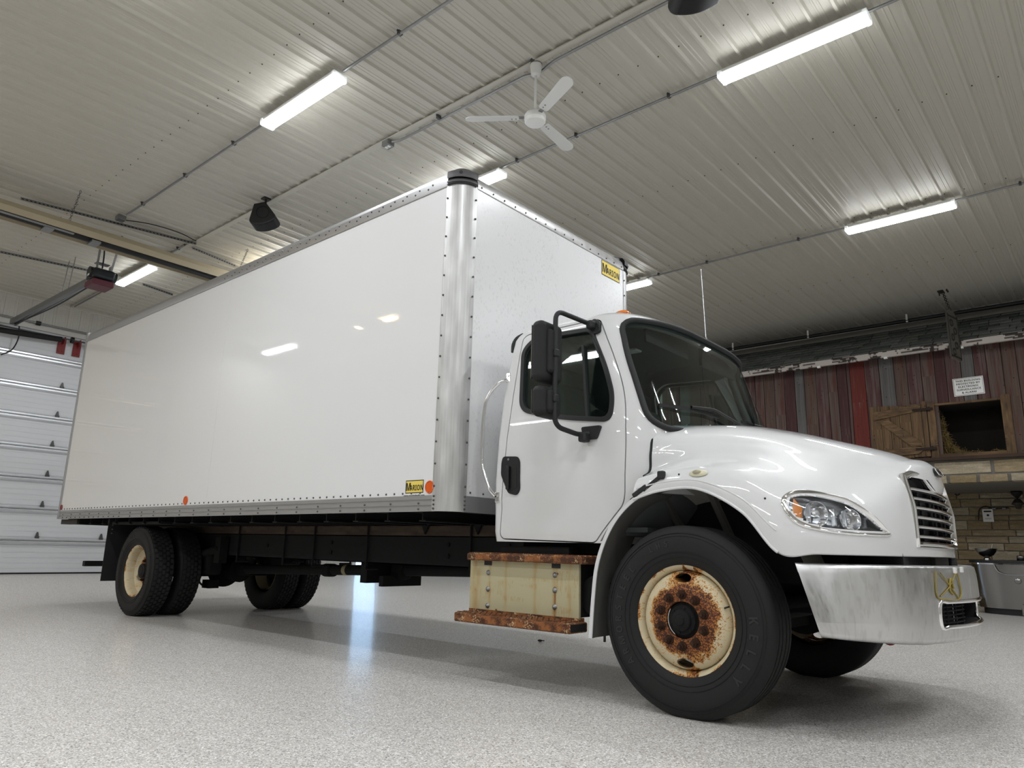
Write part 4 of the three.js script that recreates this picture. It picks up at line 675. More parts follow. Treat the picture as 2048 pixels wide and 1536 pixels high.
for (const k of [1, -1]) {
  const hl = group('headlamp', truck), fz = (rows) => k > 0 ? rows : rows.map((r) => r.map(flipZ).reverse());
  const { rows, I } = ringOn(LAMP_OUT, LAMP_IN, .006, .016); mesh('bezel', strip(fz(rows)), M.chrome, hl);
  const c = I.reduce((a, p) => [a[0] + p[0] / I.length, a[1] + p[1] / I.length], [0, 0]); const mixc = (p, f) => [mixn(p[0], c[0], f), mixn(p[1], c[1], f)];
  const lensRows = []; for (const f of [0, .25, .5, .75, .98]) lensRows.push(I.map((p) => onHood(...mixc(p, f), -.004 + .016 * Math.sqrt(f)))); mesh('lens', strip(fz(lensRows)), M.lens, hl);
  const inward = (p, d) => { const q = onHood(...p, 0); return q.add(V(-d * .8, 0, -d * .55)); };
  const buck = []; for (const [f, d] of [[-.01, .008], [.03, .05], [.12, .09], [.5, .10], [.98, .10]]) buck.push(I.map((p) => inward(mixc(p, f), d))); mesh('bucket', strip(fz(buck)), std(0x9b9da0, 0.25, 0.8), hl);
  const put = (s, r, d) => { const q = inward([s, r], d); if (k < 0) q.z *= -1; return q; }; const nOut = V(.75, .05, k * .62).normalize(), Q = new THREE.Quaternion().setFromUnitVectors(V(0, 0, 1), nOut);
  const sc = [LAMP_IN.reduce((a, p) => Math.min(a, p[0]), 9), LAMP_IN.reduce((a, p) => Math.max(a, p[0]), 0)], rc = c[1];
  const lampAt = (f, d, rad, name, mt, dr = 0) => { const p = put(mixn(sc[0], sc[1], f), rc + dr, d); const m_ = mesh(name, lathe([[0, -.05], [rad * .5, -.042], [rad * .85, -.02], [rad, .012], [rad * 1.06, .014]], 28, 'z'), mt, hl); m_.position.copy(p); m_.quaternion.copy(Q); const b_ = mesh('bulb', new THREE.SphereGeometry(rad * .26, 14, 10), M.chrome, hl); b_.position.copy(p).addScaledVector(nOut, -.015); };
  lampAt(.36, .055, .062, 'reflector', M.chrome, .06); lampAt(.68, .055, .055, 'reflector', M.chrome, -.02);
  const tr = []; for (let i = 0; i <= 8; i++) { const s = mixn(mixn(sc[0], sc[1], .07), mixn(sc[0], sc[1], .22), i / 8); tr.push([put(s, rc + .45 - i * .035, .02 + i * .004), put(s + .05, rc - .38 - i * .01, .02 + i * .004)]); } mesh('turn_signal', strip(tr), M.ambertransl, hl);
  for (const f of [.26, .50, .60, .80]) { const a = put(mixn(sc[0], sc[1], f), rc + .42, .045), b = put(mixn(sc[0], sc[1], f) + .1, rc - .42, .045); mesh('divider', bar(a, b, .012, .02, V(1, 0, .3)), M.alu, hl); }
}
// ---- grille
{
  const gr = group('grille', truck), gx = (z, y, o = 0) => 1.132 - .165 * z * z - Math.max(0, y - 1.16) * .20 + (y > 1.16 ? 0 : 0) + o;
  const top = (z) => GY1 + .022 - .075 * smooth(.30, .10, Math.abs(z)) - .03 * smooth(.40, .56, Math.abs(z));
  const loop = []; const N = 30; for (let i = 0; i <= N; i++) { const z = mixn(GW, -GW, i / N); loop.push([z, top(z)]); } for (let i = 1; i < 10; i++) loop.push([-GW - .002 + .012 * (i / 10), mixn(top(-GW), GY0, i / 10)]); for (let i = 0; i <= N; i++) { const z = mixn(-GW + .012, GW - .012, i / N); loop.push([z, GY0 - .012]); } for (let i = 1; i < 10; i++) loop.push([GW - .012 + .012 * (i / 10), mixn(GY0, top(GW), i / 10)]);
  const cz = 0, cy = (GY0 + GY1) / 2, ins = (p, d) => { const dy = p[1] > cy ? -1 : 1; return [p[0] * (1 - d / GW), p[1] + dy * d * (Math.abs(p[1] - cy) > .15 ? 1 : Math.abs(p[1] - cy) / .15)]; };
  const rows = [[0, -.012], [0, .006], [.012, .014], [.028, .010], [.034, -.03], [.036, -.06]].map(([d, o]) => { const r = loop.map((p) => { const q = ins(p, d); return V(gx(q[0], q[1], o), q[1], q[0]); }); r.push(r[0].clone()); return r; });
  mesh('surround', strip(rows.map((r) => r.slice().reverse())), M.chrome, gr);
  const back = []; for (let i = 0; i <= 12; i++) { const y = mixn(GY0, GY1 - .02, i / 12), row = []; for (let j = 0; j <= 16; j++) { const z = mixn(-GW + .03, GW - .03, j / 16); row.push(V(gx(z, y, -.055), y, z)); } back.push(row); } mesh('backing', strip(back), M.blackmatte, gr);
  for (let k = 0; k < 6; k++) { const y = mixn(GY0 + .045, GY1 - .085, k / 5), pts = []; for (let j = 0; j <= 20; j++) { const z = mixn(-GW + .028, GW - .028, j / 20); pts.push(V(gx(z, y, -.006), y, z)); } mesh('bar', new THREE.TubeGeometry(new THREE.CatmullRomCurve3(pts), 32, .0095, 8), M.chrome, gr); mesh('bar_base', new THREE.TubeGeometry(new THREE.CatmullRomCurve3(pts.map((p) => p.clone().add(V(-.022, -.004, 0)))), 32, .008, 6), M.black, gr); }
  for (const z of [-.36, -.12, .12, .36]) mesh('upright', [bar(V(gx(z, GY0 + .01, -.04), GY0 + .01, z), V(gx(z, GY1 - .07, -.04), GY1 - .07, z), .03, .02, V(1, 0, 0)), ...[0, 1, 2, 3, 4, 5].map((k) => { const y = mixn(GY0 + .02, GY1 - .11, k / 5); return rod(V(gx(z, y, -.03), y, z), V(gx(z, y, -.018), y, z), .013, 10); })], M.frame, gr);
  const bd = group('badge', truck), by = 1.385; mesh('plate', extr(rshape([[-.062, -.02], [.062, -.02], [.075, .004], [.06, .024], [-.06, .024], [-.075, .004]], .012), .012, .003).rotateY(Math.PI / 2), M.ink, bd); mesh('rim', tube([V(.016, -.022, -.064), V(.016, .004, -.078), V(.016, .026, -.062), V(.016, .026, .062), V(.016, .004, .078), V(.016, -.022, .064)], .0035, .01, 6, true), M.chrome, bd); mesh('lettering', text('FREIGHTLINER', .0145, .003).rotateY(Math.PI / 2).translate(.015, .002, 0), M.chrome, bd); bd.position.set(1.118, by, 0); bd.rotation.z = .45;
}
// ---- cab: horizontal slices [y, half width, rear x, where the corner starts, centre front x]
const CABL = [[.93, 1.03, -1.53, -.62, -.30], [1.0, 1.042, -1.535, -.60, -.20], [1.16, 1.044, -1.535, -.58, -.06], [1.22, 1.056, -1.53, -.58, -.04], [1.35, 1.06, -1.525, -.58, -.02], [1.66, 1.056, -1.51, -.58, -.02], [2.0, 1.028, -1.49, -.635, -.145], [2.3, .995, -1.455, -.68, -.255], [2.42, .975, -1.44, -.70, -.30], [2.47, .952, -1.42, -.72, -.335], [2.51, .905, -1.37, -.75, -.40], [2.54, .81, -1.29, -.79, -.50], [2.56, .60, -1.12, -.84, -.64], [2.566, .3, -.98, -.88, -.8]];
const CN = 2.8;
function cabP(y) { let i = 0; while (i < CABL.length - 2 && CABL[i + 1][0] < y) i++; const a = CABL[i], b = CABL[i + 1], t = clamp((y - a[0]) / (b[0] - a[0])); return a.map((v, k) => mixn(v, b[k], t)); }
const cabZ = (x, y) => { const [, zs, , xp, xc] = cabP(y); return x <= xp ? zs : zs * Math.pow(Math.max(0, 1 - Math.pow(clamp((x - xp) / (xc - xp)), CN)), 1 / CN); };
const cabX = (z, y) => { const [, zs, , xp, xc] = cabP(y); return xp + (xc - xp) * Math.pow(Math.max(0, 1 - Math.pow(clamp(Math.abs(z) / zs), CN)), 1 / CN); };
function cabRing(y, d) {
  const [, zs0, xr0, xp, xc0] = cabP(y), zs = zs0 - d, xr = xr0 + d, xc = xc0 - d, rc = Math.min(.05, zs * .4), out = [];
  for (let i = 0; i < 6; i++) out.push([xr, (zs - rc) * i / 6]);
  for (let i = 0; i < 6; i++) { const a = i / 6 * Math.PI / 2; out.push([xr + rc - rc * Math.cos(a), zs - rc + rc * Math.sin(a)]); }
  for (let i = 0; i < 12; i++) out.push([mixn(xr + rc, xp, i / 12), zs]);
  for (let i = 0; i <= 36; i++) { const f = i / 36, a = Math.PI / 2 * (f * f * (3 - 2 * f)), sx = Math.pow(Math.sin(a), 2 / CN), cz = Math.pow(Math.max(0, Math.cos(a)), 2 / CN); out.push([xp + (xc - xp) * sx, zs * cz]); }
  const L = out.map(([x, z]) => V(x, y, z)); for (let i = out.length - 2; i > 0; i--) L.push(V(out[i][0], y, -out[i][1])); return L;
}
function cabSolid(d, y0, y1) {
  const ys = []; for (const c of CABL) if (c[0] > y0 + .005 && c[0] < y1 - .003) ys.push(c[0]); for (const e of [1.5, 1.83, 2.15, 2.36, 2.445, 2.49, 2.525, 2.55]) if (e > y0 && e < y1) ys.push(e); ys.push(y0, y1); ys.sort((a, b) => a - b);
  const rings = ys.map((y) => cabRing(y, d)), n = rings[0].length, pos = [], idx = [];
  rings.forEach((r) => r.forEach((p) => pos.push(p.x, p.y, p.z)));
  for (let i = 0; i < rings.length - 1; i++) for (let j = 0; j < n; j++) { const a = i * n + j, b = i * n + (j + 1) % n; idx.push(a, b, a + n, b, b + n, a + n); }
  const side = new THREE.BufferGeometry(); side.setAttribute('position', new THREE.Float32BufferAttribute(pos, 3)); side.setIndex(idx); side.computeVertexNormals();
  const capg = (r, up) => { const p = [], c = r.reduce((s, q) => s.add(q), V(0, 0, 0)).multiplyScalar(1 / n); for (let j = 0; j < n; j++) { const a = r[j], b = r[(j + 1) % n]; for (const q of up ? [c, a, b] : [c, b, a]) p.push(q.x, q.y, q.z); } const g = new THREE.BufferGeometry(); g.setAttribute('position', new THREE.Float32BufferAttribute(p, 3)); g.computeVertexNormals(); return g; };
  let g = merge([side, capg(rings[0], false), capg(rings[rings.length - 1], true)]);
  const P = g.attributes.position; let vol = 0; for (let i = 0; i < P.count; i += 3) { const a = V(P.getX(i), P.getY(i), P.getZ(i)), b = V(P.getX(i + 1), P.getY(i + 1), P.getZ(i + 1)), c = V(P.getX(i + 2), P.getY(i + 2), P.getZ(i + 2)); vol += a.dot(b.cross(c)); }
  if (vol < 0) { for (const k of ['position', 'normal', 'uv']) { const A = g.attributes[k], s = A.itemSize; for (let i = 0; i < A.count; i += 3) for (let q = 0; q < s; q++) { const t = A.array[(i + 1) * s + q]; A.array[(i + 1) * s + q] = A.array[(i + 2) * s + q]; A.array[(i + 2) * s + q] = t; } } const nn = g.attributes.normal; for (let i = 0; i < nn.array.length; i++) nn.array[i] *= -1; }
  return g;
}
const ev = new Evaluator(); ev.useGroups = false; ev.attributes = ['position', 'normal', 'uv'];
const br = (g) => { if (!g.attributes.uv) planarUV(g); const b = new Brush(g.index ? g.toNonIndexed() : g); b.updateMatrixWorld(); return b; };
const csg = (a, b, op) => { const r = ev.evaluate(a, b, op); r.updateMatrixWorld(); return r; };
const sidePx = (u, v) => { let z = 1.05, p; for (let i = 0; i < 6; i++) { p = onZ(u, v, z); z = cabZ(p.x, p.y); } return [p.x, p.y]; };
const DOOR = [[1001, 1077], [1190, 1085], [1250, 1003], [1252, 860], [1250, 783], [1228, 712]].map(([u, v]) => sidePx(u, v)).concat([[-.655, 2.452], [-1.335, 2.452]]); DOOR[0][2] = .05; DOOR[1][2] = .03; DOOR[2][2] = .06; DOOR[3][2] = .2; DOOR[4][2] = .2; DOOR[5][2] = .3; DOOR[6][2] = .05; DOOR[7][2] = .06;
const WIN = [[1041, 822], [1046, 700], [1072, 674], [1184, 656], [1215, 735], [1229, 793], [1222, 842], [1120, 838]].map(([u, v]) => sidePx(u, v)); [.09, .10, .1, .05, .2, .08, .07, .2].forEach((r, i) => WIN[i][2] = r);
const insetPoly = (P, d) => { const n = P.length, a = P.reduce((s, p, i) => s + p[0] * P[(i + 1) % n][1] - P[(i + 1) % n][0] * p[1], 0), sg = a > 0 ? 1 : -1; return P.map((p, i) => { const q = P[(i + n - 1) % n], r = P[(i + 1) % n], e1 = [p[0] - q[0], p[1] - q[1]], e2 = [r[0] - p[0], r[1] - p[1]], l1 = Math.hypot(...e1), l2 = Math.hypot(...e2), n1 = [-e1[1] / l1 * sg, e1[0] / l1 * sg], n2 = [-e2[1] / l2 * sg, e2[0] / l2 * sg], k = d / (1 + n1[0] * n2[0] + n1[1] * n2[1]); return [p[0] + (n1[0] + n2[0]) * k, p[1] + (n1[1] + n2[1]) * k, p[2] !== undefined ? Math.max(.01, p[2] - d * .5) : undefined]; }); };
const WS = rshape([[-.98, 1.645, .13], [.98, 1.645, .13], [.965, 2.16, .3], [.935, 2.425, .09], [.5, 2.448, .3], [-.5, 2.448, .3], [-.935, 2.425, .09], [-.965, 2.16, .3]], .1);
{
  const outer = br(cabSolid(0, .93, 2.566)), inner = br(cabSolid(.045, .975, 2.535)), shell = csg(outer, inner, SUBTRACTION);
  const wsCut = br(extr(WS, 1.6, 0, 12).rotateY(-Math.PI / 2).translate(.9, 0, 0));       // shape x -> z, extruded along x
  const well = br(extr(new THREE.Shape([[-.615, .80], [-.365, 1.19], [-.34, 1.24], [.6, 1.24], [.6, .80]].map((p) => new THREE.Vector2(...p))), 3, 0).translate(0, 0, -1.5));
  const winCut = (s) => br(extr(rshape(WIN, .05), .6, 0).translate(0, 0, s > 0 ? .7 : -1.3));
  const doorCut = (s, d) => br(extr(rshape(insetPoly(DOOR, d), .03), .5, 0).translate(0, 0, s > 0 ? .86 : -1.36));
  let body = csg(csg(shell, wsCut, SUBTRACTION), well, SUBTRACTION);
  for (const s of [1, -1]) body = csg(body, doorCut(s, -.006), SUBTRACTION);
  const cab = group('cab', truck); const bm = mesh('cab_shell', planarUV(body.geometry.clone(), 'x', 'y'), M.paint, cab);
  let lin = csg(br(cabSolid(.05, .98, 2.53)), br(cabSolid(.062, .992, 2.517)), SUBTRACTION); lin = csg(lin, wsCut, SUBTRACTION); for (const s of [1, -1]) lin = csg(lin, winCut(s), SUBTRACTION);
  mesh('lining', planarUV(lin.geometry.clone()), M.lining, cab);
  // windscreen and its rubber
  const gl = []; for (let i = 0; i <= 16; i++) { const y = mixn(1.625, 2.452, i / 16), row = []; for (let j = 0; j <= 48; j++) { const zm = mixn(.99, .948, smooth(1.7, 2.4, y)) - .05 * smooth(2.38, 2.452, y), z = mixn(-zm, zm, j / 48); row.push(V(cabX(z, Math.min(y, 2.43)) - .012 - Math.max(0, y - 2.43) * .6, y, z)); } gl.push(row); } mesh('windscreen', strip(gl), M.glass, cab);
  const sp = WS.getPoints(14).map((p) => V(cabX(p.x, Math.min(p.y, 2.43)) + .004 - Math.max(0, p.y - 2.43) * .5, p.y, p.x)); sp.pop(); const seal = stube(sp, .021, 160, 8, true); mesh('windscreen_seal', seal, M.rubber, cab); mesh('pillar_trim', stube(sp.map((p) => V(p.x - .052, p.y - .004, p.z * .985)), .034, 160, 8, true), M.lining, cab);
  // roof marker lamps
  for (const z of [.74, .37, 0, -.37, -.74]) { const x = -.665 + .10 * (1 - z * z), m_ = group('marker_lamp', cab); m_.position.set(x, z === 0 ? 2.552 : Math.abs(z) < .5 ? 2.546 : 2.530, z); m_.rotation.y = -z * .3; mesh('lens', new THREE.SphereGeometry(.055, 20, 10, 0, Math.PI * 2, 0, Math.PI / 2).scale(1.35, .62, .9), M.amber, m_); }
  mesh('cab_floor', span(-1.4, -.3, 1.0, 1.03, -.98, .98), M.lining, cab);
  mesh('dashboard', [rbx(.34, .30, 1.5, .07, -.42, 1.48, 0), rbx(.2, .06, 1.4, .03, -.45, 1.63, 0)], M.lining, cab);
  for (const z of [-.52, .52]) mesh('seat', [rbx(.52, .16, .52, .06, -.98, 1.36, z), rbx(.16, .74, .50, .07, -1.22, 1.74, z), rbx(.12, .18, .30, .05, -1.24, 2.16, z), bx(.3, .3, .3, -.98, 1.14, z)], M.seat, cab);
  mesh('steering_wheel', [new THREE.TorusGeometry(.22, .016, 8, 32).rotateY(Math.PI / 2).rotateZ(.5).translate(-.62, 1.72, -.5), rod(V(-.62, 1.72, -.5), V(-.4, 1.6, -.5), .03)], M.black, cab);
  mesh('sun_visor', [bx(.02, .14, .62, -.44, 2.38, .42).rotateZ(0), bx(.02, .14, .62, -.44, 2.38, -.42)], M.black, cab);
  mesh('dome_lamp', rbx(.16, .02, .1, .01, -1.0, 2.49, 0), M.whiteplastic, cab);
  mesh('rear_corner_vent', stube([V(-1.452, 2.34, .955), V(-1.448, 2.40, .955), V(-1.425, 2.445, .945), V(-1.37, 2.468, .935)], .018, 24, 8), M.rubber, cab);
  for (const s of [1, -1]) {
    const d = group('door', truck), shellDoor = csg(shell, doorCut(s, .002), INTERSECTION), cutDoor = csg(shellDoor, winCut(s), SUBTRACTION);
    mesh('door_skin', planarUV(cutDoor.geometry.clone(), 'x', 'y'), M.paint, d);
    const onSide = (g, o) => { const p = g.attributes.position; for (let i = 0; i < p.count; i++) p.setZ(i, s * (cabZ(p.getX(i), p.getY(i)) + o + p.getZ(i))); if (s < 0) { /* mirrored */ } g.computeVertexNormals(); return g; };
    const ring = rshape(insetPoly(WIN, -.004), .05); ring.holes.push(new THREE.Path(rshape(insetPoly(WIN, .022), .045).getPoints(8).reverse())); mesh('window_seal', onSide(extr(ring, .022, .003, 10), -.014), M.rubber, d);
    mesh('window_pane', onSide(extr(rshape(insetPoly(WIN, .012), .05), .005, 0, 10), -.022), M.glass, d);
    const [ax] = sidePx(1167, 672), [bx2] = sidePx(1174, 836); mesh('window_divider', [bar(V(ax, 2.27, s * (cabZ(ax, 2.27) - .012)), V(bx2, 1.735, s * (cabZ(bx2, 1.735) - .012)), .02, .028, V(0, 0, 1))], M.rubber, d);
    // recessed handle
    const hp = [[1005, 925], [1008, 914], [1036, 914], [1040, 922], [1040, 980], [1034, 990], [1018, 986], [1004, 950]].map(([u, v]) => sidePx(u, v)); mesh('handle_plate', onSide(extr(rshape(hp, .02), .007, .003), .001), M.blackmatte, d);
    const hc = sidePx(1021, 960), hin = [[1009, 950], [1010, 930], [1035, 932], [1036, 976], [1024, 982]].map(([u, v]) => sidePx(u, v)); mesh('handle_cup', onSide(extr(rshape(hin, .02), .0012, 0), .0108), M.black, d);
    mesh('handle_lever', rbx(.028, .17, .022, .009, hc[0] - .008, hc[1] + .015, s * (cabZ(hc[0], hc[1]) + .022)), M.black, d);
    const kc = sidePx(1019, 919); mesh('lock', cyl(.009, .009, .006, 14).rotateX(Math.PI / 2).translate(kc[0], kc[1], s * (cabZ(...kc) + .011)), M.galv, d);
    // chrome grab rail behind the door
    const gb = group('grab_rail', truck), zc = (x, y) => s * (cabZ(x, y)); const gp = [V(-1.46, 2.115, zc(-1.4, 2.1) - s * .005), V(-1.475, 2.10, s * 1.06), V(-1.585, 1.99, s * 1.10), V(-1.61, 1.80, s * 1.10), V(-1.61, 1.48, s * 1.10), V(-1.535, 1.29, s * 1.085), V(-1.50, 1.25, s * 1.06)]; mesh('rail', tube(gp, .0125, .08, 10), M.chrome, gb); for (const y of [2.13, 1.24]) mesh('foot', [rbx(.045, .075, .016, .007, (y > 2 ? -1.445 : -1.485), y, zc(-1.42, y) - s * .004), cyl(.009, .009, .012, 10).rotateX(Math.PI / 2).translate((y > 2 ? -1.445 : -1.485), y + .015, zc(-1.42, y) + s * .006)], M.chrome, gb);
    // mirrors on their loop arm
    const mr = group('mirror', truck), zM = 1.36, top = onZ(1112, 626, zM), low = onZ(1108, 852, zM); const mt = sidePx(1192, 653), mb = sidePx(1182, 868), X = (top.x + low.x) / 2;
    mesh('arm', tube([V(mt[0], mt[1], s * (cabZ(...mt) + .02)), V(mt[0] - .04, mt[1] + .02, s * (cabZ(...mt) + .07)), V(X, top.y + .02, s * zM), V(X, low.y, s * zM), V(mb[0] - .05, mb[1] - .01, s * (cabZ(...mb) + .07)), V(mb[0], mb[1], s * (cabZ(...mb) + .02))], .0165, .075, 12), M.rubber, mr);
    mesh('mount', onSide(extr(rshape([[mt[0] - .05, mt[1] + .04], [mt[0] - .01, mt[1] + .055], [mt[0] + .04, mt[1] + .02], [mt[0] + .045, mt[1] - .05], [mt[0] + .01, mt[1] - .06], [mt[0] - .045, mt[1] - .02]], .012), .02, .004), .002), M.rubber, mr);
    mesh('mount', onSide(extr(rshape([[mb[0] - .06, mb[1] + .045], [mb[0] + .085, mb[1] + .045], [mb[0] + .05, mb[1] - .035], [mb[0] - .04, mb[1] - .035]], .012), .022, .004), .002), M.rubber, mr);
    mesh('knuckle', [rbx(.06, .06, .07, .015, mb[0] - .02, mb[1] - .03, s * (cabZ(...mb) + .05)), rbx(.05, .06, .07, .015, mt[0] - .01, mt[1], s * (cabZ(...mt) + .045))], M.rubber, mr);
    const y0 = onZ(1090, 770, zM).y, y1 = onZ(1090, 647, zM).y, y2 = onZ(1090, 836, zM).y;
    const hous = (yy0, yy1, w, nm) => { const hh = yy1 - yy0; mesh(nm, rbx(.105, hh, w, .045, X - .075, (yy0 + yy1) / 2, s * (zM - .01), 5), M.blackmatte, mr); mesh('mirror_glass', bx(.004, hh - .05, w - .045, X - .129, (yy0 + yy1) / 2, s * (zM - .01)), M.mirrorglass, mr); mesh('housing_boss', rbx(.05, hh * .72, w * .42, .022, X - .022, (yy0 + yy1) / 2, s * (zM + .01), 3), M.blackmatte, mr); };
    hous(y0 + .01, y1, .24, 'housing'); hous(y2, y0 - .012, .22, 'convex_housing');
    for (const y of [mixn(y0, y1, .48), mixn(y2, y0, .55)]) mesh('clamp', [rbx(.045, .055, .05, .012, X, y, s * zM)], M.rubber, mr);
  }
  // wipers
  const hitGlass = (u, v, o = .012) => { const d = ray(u, v); let a = 3.2, b = 6.2; const f = (t) => { const p = CAM.clone().addScaledVector(d, t); return p.x - cabX(p.z, clamp(p.y, 1, 2.43)) - o; }; for (let i = 0; i < 60; i++) { const m_ = (a + b) / 2; if (f(m_) > 0) a = m_; else b = m_; } return CAM.clone().addScaledVector(d, (a + b) / 2); };
  for (const k of [0, 1]) {
    const w = group('wiper', truck), off = k ? V(0, 0, -.86) : V(0, 0, 0), sl = (p) => { const q = p.clone().add(off); if (k) q.x = cabX(q.z, q.y) + .012; return q; };
    const b0 = sl(hitGlass(1318, 810)), b1 = sl(hitGlass(1437, 834)), bm_ = sl(hitGlass(1380, 818, .03)), a1 = sl(hitGlass(1425, 822, .035)), a2 = sl(hitGlass(1478, 848, .03));
    mesh('blade', [bar(b0, bm_, .012, .02), bar(bm_, b1, .012, .02)], M.black, w); mesh('arm', tube([bm_.clone().add(V(.01, .012, 0)), a1.clone().add(V(.01, .01, 0)), a2], .009, .05), M.black, w); mesh('bridge', [bar(b0.clone().lerp(b1, .15).add(V(.012, .012, 0)), b0.clone().lerp(b1, .85).add(V(.012, .012, 0)), .01, .012)], M.black, w);
  }
  // whip antenna on the roof
  const an = group('antenna', truck), aB = V(-.50, 2.53, -.36), aT = onZ(1402, 538, -.36); mesh('whip', rod(aB, aT, .0035, 8, .0025), M.alu, an); mesh('base', lathe([[.02, 0], [.018, .03], [.009, .05], [.006, .09]], 16).translate(aB.x, aB.y - .01, aB.z), M.galv, an);
}
// ---- bumper: plan curve swept, opening cut in the middle
{
  const bp = group('bumper', truck), plan = (t) => { if (t <= 1) { const z = .62 * t; return [1.24 - .3 * z * z, z]; } const f = t - 1, a = [1.1247, .62], b = [1.035, 1.06], c = [.667, 1.20]; return [(1 - f) * (1 - f) * a[0] + 2 * f * (1 - f) * b[0] + f * f * c[0], (1 - f) * (1 - f) * a[1] + 2 * f * (1 - f) * b[1] + f * f * c[1]]; };
  const OZ = .52, OY0 = .535, OY1 = .662; const ts = []; for (let i = 0; i <= 10; i++) ts.push(OZ / .62 * i / 10); for (let i = 1; i <= 5; i++) ts.push(mixn(OZ / .62, .985, i / 5)); ts.push(1.0, 1.015); for (let i = 1; i <= 20; i++) ts.push(mixn(1.015, 2, i / 20));
  const rowsY = [[.80, -.09], [.842, -.075], [.848, -.05], [.848, -.018], [.840, -.003], [.825, 0], [.80, .004], [.75, .007], [.69, .008], [OY1, .008], [.57, .006], [OY0, .002], [.48, -.004], [.462, -.012], [.452, -.03], [.450, -.07]];
  const pt = (t, k, s) => { const [x, z] = plan(t), e = .01, p1 = plan(Math.max(0, t - e)), p2 = plan(Math.min(2, t + e)); let tx = p2[0] - p1[0], tz = p2[1] - p1[1]; const l = Math.hypot(tx, tz) || 1; let nx = tz / l, nz = -tx / l; if (t < 1e-6) { nx = 1; nz = 0; } const [y, o] = rowsY[k]; const end = smooth(1.55, 2, t); const yy = y + (y < .55 ? clamp(t - 1) * .045 : 0); const cut = end * (.85 - yy) * .30; const crease = t > .975 && t < 1.02 ? .004 : 0; return V(x + nx * (o + crease) + cut, yy, s * (z + nz * o)); };
  const cols = []; for (let i = ts.length - 1; i > 0; i--) cols.push([ts[i], -1]); for (let i = 0; i < ts.length; i++) cols.push([ts[i], 1]);
  const pos = [], uv = [], idx = [], nr = rowsY.length; cols.forEach(([t, s]) => { for (let k = 0; k < nr; k++) { const p = pt(t, k, s); pos.push(p.x, p.y, p.z); uv.push(s * t * .6, p.y * .8); } });
  for (let i = 0; i < cols.length - 1; i++) for (let k = 0; k < nr - 1; k++) { const tm = Math.max(cols[i][0], cols[i + 1][0]), ym = (rowsY[k][0] + rowsY[k + 1][0]) / 2; if (tm <= OZ / .62 + 1e-6 && ym < OY1 && ym > OY0) continue; const a = i * nr + k, b = a + nr; idx.push(a, b, a + 1, a + 1, b, b + 1); }
  const g = new THREE.BufferGeometry(); g.setAttribute('position', new THREE.Float32BufferAttribute(pos, 3)); g.setAttribute('uv', new THREE.Float32BufferAttribute(uv, 2)); g.setIndex(idx); g.computeVertexNormals(); mesh('face', g, M.bumper, bp);
  const X = (z) => 1.24 - .3 * z * z; const rim = []; for (let i = 0; i <= 16; i++) rim.push(V(X(mixn(-OZ, OZ, i / 16)) + .006, OY1, mixn(-OZ, OZ, i / 16))); for (let i = 0; i <= 16; i++) rim.push(V(X(mixn(OZ, -OZ, i / 16)) + .003, OY0, mixn(OZ, -OZ, i / 16))); mesh('opening_rim', stube(rim, .012, 120, 8, true), M.chrome, bp);
  const tun = [[], []]; for (const p of [...rim, rim[0]]) { tun[0].push(p.clone()); tun[1].push(p.clone().add(V(-.12, 0, 0))); } mesh('opening_tunnel', strip(tun), M.black, bp);
  for (let k = 0; k < 6; k++) { const pts = []; for (let j = 0; j <= 10; j++) { const z = mixn(.05, OZ, j / 10); pts.push(V(X(z) - .05, mixn(OY0, OY1, (k + .5) / 6), z)); } mesh('slat', stube(pts, .005, 16, 6), M.frame, bp); } for (const z of [.1, .22, .34]) mesh('slat', bar(V(X(z) - .05, OY0, z), V(X(z) - .05, OY1, z), .008, .012, V(1, 0, 0)), M.frame, bp);
  mesh('opening_back', span(1.0, 1.02, OY0 - .05, OY1 + .1, -.6, .6), M.greasy, bp);
  // plate tabs and a loop of yellow cord
  const pc = onX(1919, 1170, 1.245); mesh('plate_tab', [rbx(.012, .03, .05, .004, 1.247, pc.y + .075, pc.z + .09), rbx(.012, .03, .05, .004, 1.244, pc.y + .078, pc.z - .11)], M.whiteplastic, bp);
  const o = (dy, dz) => V(1.252 - .3 * (pc.z + dz) ** 2, pc.y + dy, pc.z + dz); mesh('cord', [stube([o(.07, .12), o(-.06, .13), o(-.075, .05), o(-.075, -.10), o(-.05, -.13), o(.02, -.12), o(.07, -.10)], .0035, 40), stube([o(.06, .08), o(-.02, -.02), o(-.07, -.09)], .003), stube([o(.06, -.09), o(-.01, 0), o(-.06, .1)], .003), stube([o(-.02, -.04), o(.03, -.02), o(-.03, .0), o(-.05, -.03)], .005)], M.cord, bp);
  const fr = group('front_end', truck); mesh('radiator_box', [span(.55, .98, .52, 1.3, -.5, .5), span(.9, 1.05, .80, .93, -.7, .7), span(.7, 1.0, .62, .74, -.9, .9)], M.greasy, fr); mesh('air_duct', rbx(.1, .08, .36, .01, 1.03, .855, -.12), std(0x33322f, 0.7), fr); mesh('air_duct', rbx(.1, .09, .18, .01, 1.03, .85, -.48), M.frame, fr); mesh('tow_hook', [new THREE.TorusGeometry(.03, .01, 8, 16).translate(.90, .46, .5), rod(V(.8, .46, .5), V(.9, .46, .5), .012)], M.redpaint, fr);
}
